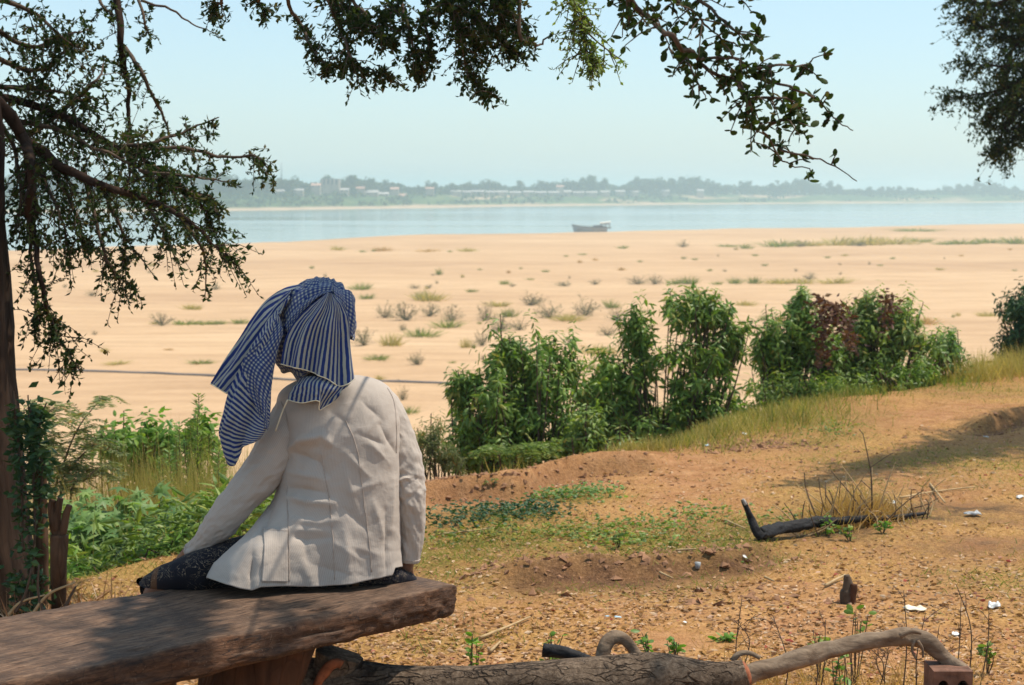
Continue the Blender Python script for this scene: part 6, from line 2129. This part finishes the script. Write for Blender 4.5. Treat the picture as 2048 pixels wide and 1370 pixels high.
# ------------------------------------------------------------------ small things lying on the bank
cl = thing('charred_log', 'blackened half-burnt log with one end bent up, lying in dry brush', 'log', tuple(GH(1600, 1065)))
B = lambda a, b, dz=0.0: GH(a, b) + [0, 0, dz]
cb = [B(1520, 1082, .03), B(1560, 1078, .05), B(1610, 1072, .055), B(1660, 1066, .055), B(1710, 1060, .05), B(1740, 1050, .04)]
q = spline(cb, 60)
Geo().add(*tube(q, np.interp(np.linspace(0, 1, 60), [0, .1, .6, 1], [.026, .028, .021, .009]), 26, True, .6, 75)).build('trunk', M['char'], cl, True)
e = cb[0]
D0 = e[1]
q = spline([e + [.01, 0, -.01], P(1513, 1062, D0), P(1502, 1035, D0 + .02), P(1490, 1008, D0 + .02), P(1485, 999, D0 + .02)], 30)
ub = Geo().add(*tube(q, np.linspace(.026, .006, 30), 16, True, .4, 76)).build('upturned_end', M['char'], cl, True)
q2 = q[-9:]
Geo().add(*tube(q2 + [0, -.004, .002], np.linspace(.009, .006, 9), 8, True, .3, 7)).build('ash_tip', plain('pale_ash', (.4, .36, .33), .95, .4, 60), ub, True)
q = spline([B(1735, 1052, .03), B(1800, 1042, .02), B(1850, 1035, .02)], 20)
tag(Geo().add(*tube(q, np.linspace(.016, .008, 20), 10, True, .3, 78)).build('charred_stick', M['char'], smooth=True), 'thin charred stick in the burnt patch by the blackened log', 'stick')

sp_ = B(1695, 1207)
stp = thing('small_stump', 'small dark weathered stump standing alone in the dry turf', 'stump', tuple(sp_))
q = spline([sp_ - [0, 0, .05], sp_ + [0, 0, .03], P(1697, 1178, sp_[1]), P(1694, 1150, sp_[1])], 30)
Geo().add(*tube(q, np.interp(np.linspace(0, 1, 30), [0, .3, .6, 1], [.036, .030, .028, .012]), 18, True, .35, 79)).build('stem', M['twig'], stp, True)
q = spline([sp_ + [.01, -.01, -.02], P(1706, 1182, sp_[1] - .02), P(1708, 1168, sp_[1] - .02)], 12)
Geo().add(*tube(q, np.linspace(.018, .012, 12), 10, True, .3, 80)).build('side_knob', M['leg_wood'], stp, True)
q = spline([B(1650, 1176, .01), B(1672, 1166, .015), B(1690, 1160, .02)], 8)
tag(Geo().add(*tube(q, .006, 6)).build('fallen_twig', M['dry_stalk'], smooth=True), 'pale bent twig touching the small dark stump', 'twig')

# dry brush around the charred log
br_ = thing('dry_brush', 'tangle of dry brown stalks above the charred log', 'brush', tuple(GH(1720, 1040)))
r = np.random.default_rng(55)
for k in range(70):
    a = r.uniform(1590, 1860)
    s_ = GH(a, 1062 - (a - 1590) * .10 + r.normal(0, 7))
    h = r.uniform(.06, .24) * (1.2 if 1640 < a < 1760 else .7)
    d = np.array([r.normal(0, .09), r.normal(0, .06), h])
    q = spline([s_, s_ + d * .6 + r.normal(0, .015, 3), s_ + d], 6)
    Geo().add(*tube(q, np.linspace(.0035, .0018, 6), 4, False)).build('stalk', M['dry_stalk'] if k % 3 else M['twig'], br_, True)
n = 2400
a = r.normal(1705, 60, n)
o = np.array([GH(x_, 1042 - (x_ - 1700) * .1 + r.normal(0, 8)) for x_ in a])
V, Fc = inst(*BLADE, o, unit(rdir(n, .1, 1) + [0, 0, .4]), rdir(n), r.uniform(.05, .22, n) * np.exp(-((a - 1705) / 90) ** 2), r.uniform(.002, .0045, n), .05)
Geo().add(V, Fc).build('dry_stems', M['grass_dry'], br_, kind='stuff')
sap = GH(1745, 1045)
st = thing('bare_sapling', 'thin bare sapling standing in the dry brush', 'sapling', tuple(sap))
q = spline([sap - [0, 0, .03], P(1744, 1000, sap[1]), P(1741, 940, sap[1]), P(1726, 868, sap[1])], 20)
Geo().add(*tube(q, np.linspace(.0055, .002, 20), 6)).build('stem', M['twig'], st, True)
for pts in ([(1741, 935), (1770, 915), (1788, 905)], [(1726, 868), (1718, 858)], [(1743, 980), (1722, 960)]):
    Geo().add(*tube(spline([P(a, b, sap[1]) for a, b in pts], 8), .002, 5)).build('side_twig', M['twig'], st, True)

for k, (pts, lab) in enumerate([([(960, 1282), (1010, 1262), (1060, 1240)], 'pale dry twig on the turf near the bench end'), ([(1320, 1152), (1345, 1162)], 'short pale twig near the dark soil step'), ([(1352, 1106), (1392, 1114)], 'orange-brown twig lying in the green turf'),
                                ([(1450, 1045), (1490, 1062)], 'thin straw stalk beside the bent end of the charred log'), ([(1800, 1000), (1860, 985), (1950, 978)], 'long thin dry stalk across the burnt patch'), ([(1740, 1025), (1765, 1050), (1775, 1048)], 'pale forked twig on the burnt ground'),
                                ([(1530, 1160), (1548, 1168)], 'short light twig near the small stump'), ([(1180, 1370), (1270, 1330), (1300, 1318)], 'dry twig lying behind the hooked branch'), ([(980, 1310), (1000, 1290)], 'pale dry husk standing behind the log'), ([(870, 1075), (1000, 1060)], 'thin straw lying below the dark green creeper'),
                                ([(1860, 972), (1890, 1010)], 'leaning dry stalk above the burnt patch')]):
    q = spline([B(a, b, .012) for a, b in pts], 10)
    tag(Geo().add(*tube(q, np.linspace(.006, .0035, 10), 6, True, .2, k)).build('fallen_twig', M['dry_stalk'], smooth=True), lab, 'twig')


def crumple(name, lab, px, py, w, h, m, lift=.4, seed=0, cat='litter', group=None):
    r = np.random.default_rng(seed)
    b = GH(px, py)
    s = b[1] / F
    n = 12
    u, v = np.meshgrid(np.linspace(-1, 1, n), np.linspace(-1, 1, n))
    e = 1 - .35 * (u * u + v * v) / 2 + .22 * fbm(u * 2 + seed, v * 2, seed, 2)
    x = u * e * w * s * .5
    y = v * e * w * s * .35
    z = (h * s * .6) * (.5 + .9 * fbm(u * 1.6 + seed * 3, v * 1.6, seed + 1, 3)) * (1 - .55 * np.maximum(u * u, v * v)) + .006
    V = np.stack([b[0] + x, b[1] + y, height(b[0] + x, b[1] + y) + np.maximum(z, .002)], -1)
    o = Geo().add(V.reshape(-1, 3), quads(n, n)).build(name, M[m], smooth=True, label=lab, cat=cat)
    sm = o.modifiers.new('thick', 'SOLIDIFY')
    sm.thickness = .002


for k, (px, py, w, h, m, lab) in enumerate([(1830, 1222, 52, 16, 'paper', 'crumpled cream wrapper lying on the turf above the arching branch'), (1988, 1217, 30, 20, 'plastic', 'crumpled white plastic scrap on the turf beyond the cream wrapper'), (1912, 1272, 24, 9, 'plastic', 'small white scrap just above the arching branch'),
                                            (1945, 1032, 42, 18, 'plastic_grey', 'greyish plastic bag lying in the burnt patch'), (1236, 1238, 18, 5, 'plastic_blue', 'pale blue scrap lying in the open turf beyond the log'), (1214, 1236, 14, 4, 'plastic_blue', 'smaller pale blue shred beside the blue scrap'),
                                            (1866, 1352, 40, 8, 'plastic', 'white scrap lying beneath the arching branch'), (2040, 994, 20, 10, 'plastic', 'white scrap on the upper turf past the burnt patch'), (1412, 893, 14, 8, 'plastic_blue', 'tiny blue-white scrap on the broken earth'), (1788, 1008, 14, 8, 'plastic', 'tiny white scrap behind the charred log'),
                                            (1490, 1150 - 45, 10, 6, 'plastic', 'pinkish white scrap beside the clear cup'), (1370, 1248, 10, 4, 'plastic', 'tiny white chip on the turf above the hooked branch'), (1490, 870, 14, 7, 'plastic', 'white scrap in the pale grass fringe'), (1972, 876, 12, 8, 'plastic', 'white scrap in the shaded turf below the cut bank')]):
    crumple('litter_scrap', lab, px, py, w, h, m, seed=k + 1)
# a bottle standing in the grass fringe and a clear cup
b = GH(1404, 868)
g = Geo().add(*tube(np.array([b + [-.01, 0, .0], b + [-.006, 0, .012], b + [0, 0, .05], b + [.004, 0, .062], b + [.007, 0, .075]]), [.018, .021, .021, .010, .009], 14))
bt = thing('plastic_bottle', 'small whitish plastic bottle leaning in the pale grass fringe', 'bottle', tuple(b))
g.build('body', M['plastic_grey'], bt, True)
Geo().add(*tube(np.array([b + [.007, 0, .074], b + [.009, 0, .086]]), .011, 12)).build('cap', M['plastic_blue'], bt, True)
b = GH(1395, 1113)
q = np.array([b + [0, 0, 0], b + [0, 0, .002], b + [.002, 0, .028], b + [.002, 0, .027], b + [0, 0, .004]])
tag(Geo().add(*tube(q, [.001, .010, .013, .012, .009], 14, False)).build('cup', M['plastic_grey'], smooth=True), 'small clear plastic cup standing in the green turf', 'cup')

# seedlings and weeds near the log
for k, (px, py, top, lf, lab, D) in enumerate([(945, 1345, 1268, 'leaf_bright', 'small seedling with round leaves between bench and charred stick', 5.3), (1102, 1310, 1268, 'leaf_bright', 'leafy sprout growing against the charred stick', 5.2), (1292, 1305, 1268, 'leaf_bright', 'bright weed beside the hooked branch', 5.6),
                                               (1348, 1308, 1278, 'leaf_bright', 'bright fan-shaped weed between hooked branch and broken log end', 5.6), (1712, 1285, 1220, 'leaf_bush', 'slender seedling behind the middle of the arching branch', 5.4), (1640, 1305, 1270, 'leaf_bush2', 'low weed just behind the arching branch', 5.5), (1447, 1290, 1272, 'leaf_bright', 'single sprout standing between the log and small stump', 5.9),
                                               (1688, 1345, 1312, 'leaf_bright', 'green weed growing under the arching branch', 5.0), (1975, 1310, 1290, 'leaf_bush2', 'flat weed on the turf beyond the hollow brick', 5.6), (1238, 1105, 1062, 'leaf_bush2', 'knee-high weed standing in the green turf', 7.4), (1655, 1075, 1030, 'leaf_bright', 'green sprout in front of the charred log', 7.8),
                                               (1700, 1085, 1045, 'leaf_bush2', 'tuft of weed by the end of the charred log', 7.7), (985, 1000, 960, 'leaf_feather', 'feathery weed growing in the trench of the eroded lip', 8.9), (1765, 1075, 1045, 'leaf_bright', 'sprout on a thin stalk beside the burnt patch', 7.8)]):
    r = np.random.default_rng(980 + k)
    b0 = P(px, py, D)
    rt = on(b0[0], D)
    t = thing('seedling', lab, 'plant', tuple(rt))
    tip = P(px, top, D)
    g, O = Geo(), []
    for s in range(5):
        e = tip + [r.normal(0, 14) * D / F, r.normal(0, .02), -abs(r.normal(0, .5)) * (py - top) * D / F * .6] if s else tip
        q = spline([rt - [0, 0, .01], (rt + e) / 2 + r.normal(0, .006, 3), e], 8)
        g.add(*tube(q, np.linspace(.0025, .0012, 8), 4, False))
        for w in range(6):
            O.append(q[r.integers(4, 8)] + r.normal(0, .004, 3))
    g.build('stem', M['twig'], t)
    V, Fc = inst(*OVAL, np.array(O), rdir(len(O), -.2, .6), unit(rdir(len(O), .3, 1)), r.uniform(.016, .034, len(O)), r.uniform(.010, .02, len(O)), .02)
    Geo().add(V, Fc).build('foliage', M[lf], t, True, kind='stuff')
for k in range(16):
    px = [1490, 1560, 1605, 1630, 1740, 1770, 1800, 1845, 1880, 1905, 1930, 1955, 1780, 1860, 1480, 1700][k]
    top = [1195, 1230, 1260, 1240, 1290, 1300, 1180, 1225, 1250, 1200, 1170, 1215, 1310, 1310, 1240, 1300][k]
    r = np.random.default_rng(1020 + k)
    D = r.uniform(5.0, 5.5)
    rt = on(P(px, 1340, D)[0], D)
    tip = P(px + r.uniform(-18, 25), top, D)
    q = spline([rt - [0, 0, .02], (rt + tip) / 2 + r.normal(0, .02, 3), tip], 12)
    t = thing('dry_weed', 'thin dry leafless weed stalk standing by the arching branch', 'weed', tuple(rt), 'dry weed stalks by the arching branch')
    Geo().add(*tube(q, np.linspace(.0026, .0011, 12), 4)).build('stem', M['twig'], t, True)
    for s in range(3):
        i = r.integers(4, 11)
        e = q[i] + [r.normal(0, .035), r.normal(0, .02), r.uniform(.02, .06)]
        Geo().add(*tube(np.array([q[i], (q[i] + e) / 2 + [0, 0, .006], e]), .0011, 3, False)).build('side_twig', M['twig'], t)
o = np.stack([rng.uniform(.65, 1.45, 1400), rng.uniform(4.85, 5.45, 1400), np.zeros(1400)], 1)
o[:, 2] = height(o[:, 0], o[:, 1])
V, Fc = inst(*BLADE, o, unit(rdir(len(o), .2, 1) + [0, 0, .5]), rdir(len(o)), rng.uniform(.04, .16, len(o)), rng.uniform(.002, .0035, len(o)), .05)
Geo().add(V, Fc).build('branch_grass', M['grass_dry'], kind='stuff', label='dry grass standing under the arching branch', cat='grass')

# ------------------------------------------------------------------ the hazy air over the river
g = Geo()
box(g, -2480, 2480, -300, 4180, -14.2, 19)
hm = bpy.data.materials.new('haze_air')
hm.use_nodes = True
nt = hm.node_tree
nt.nodes.clear()
out = nt.nodes.new('ShaderNodeOutputMaterial')
pv = nt.nodes.new('ShaderNodeVolumePrincipled')
pv.inputs['Color'].default_value = (.74, .93, .98, 1)
pv.inputs['Density'].default_value = .00055
pv.inputs['Anisotropy'].default_value = .2
nt.links.new(pv.outputs[0], out.inputs['Volume'])
g.build('haze', hm, kind='stuff', label='pale blue haze hanging over the river', cat='haze')

for o in bpy.data.objects:
    if '_at' in o:
        del o['_at']
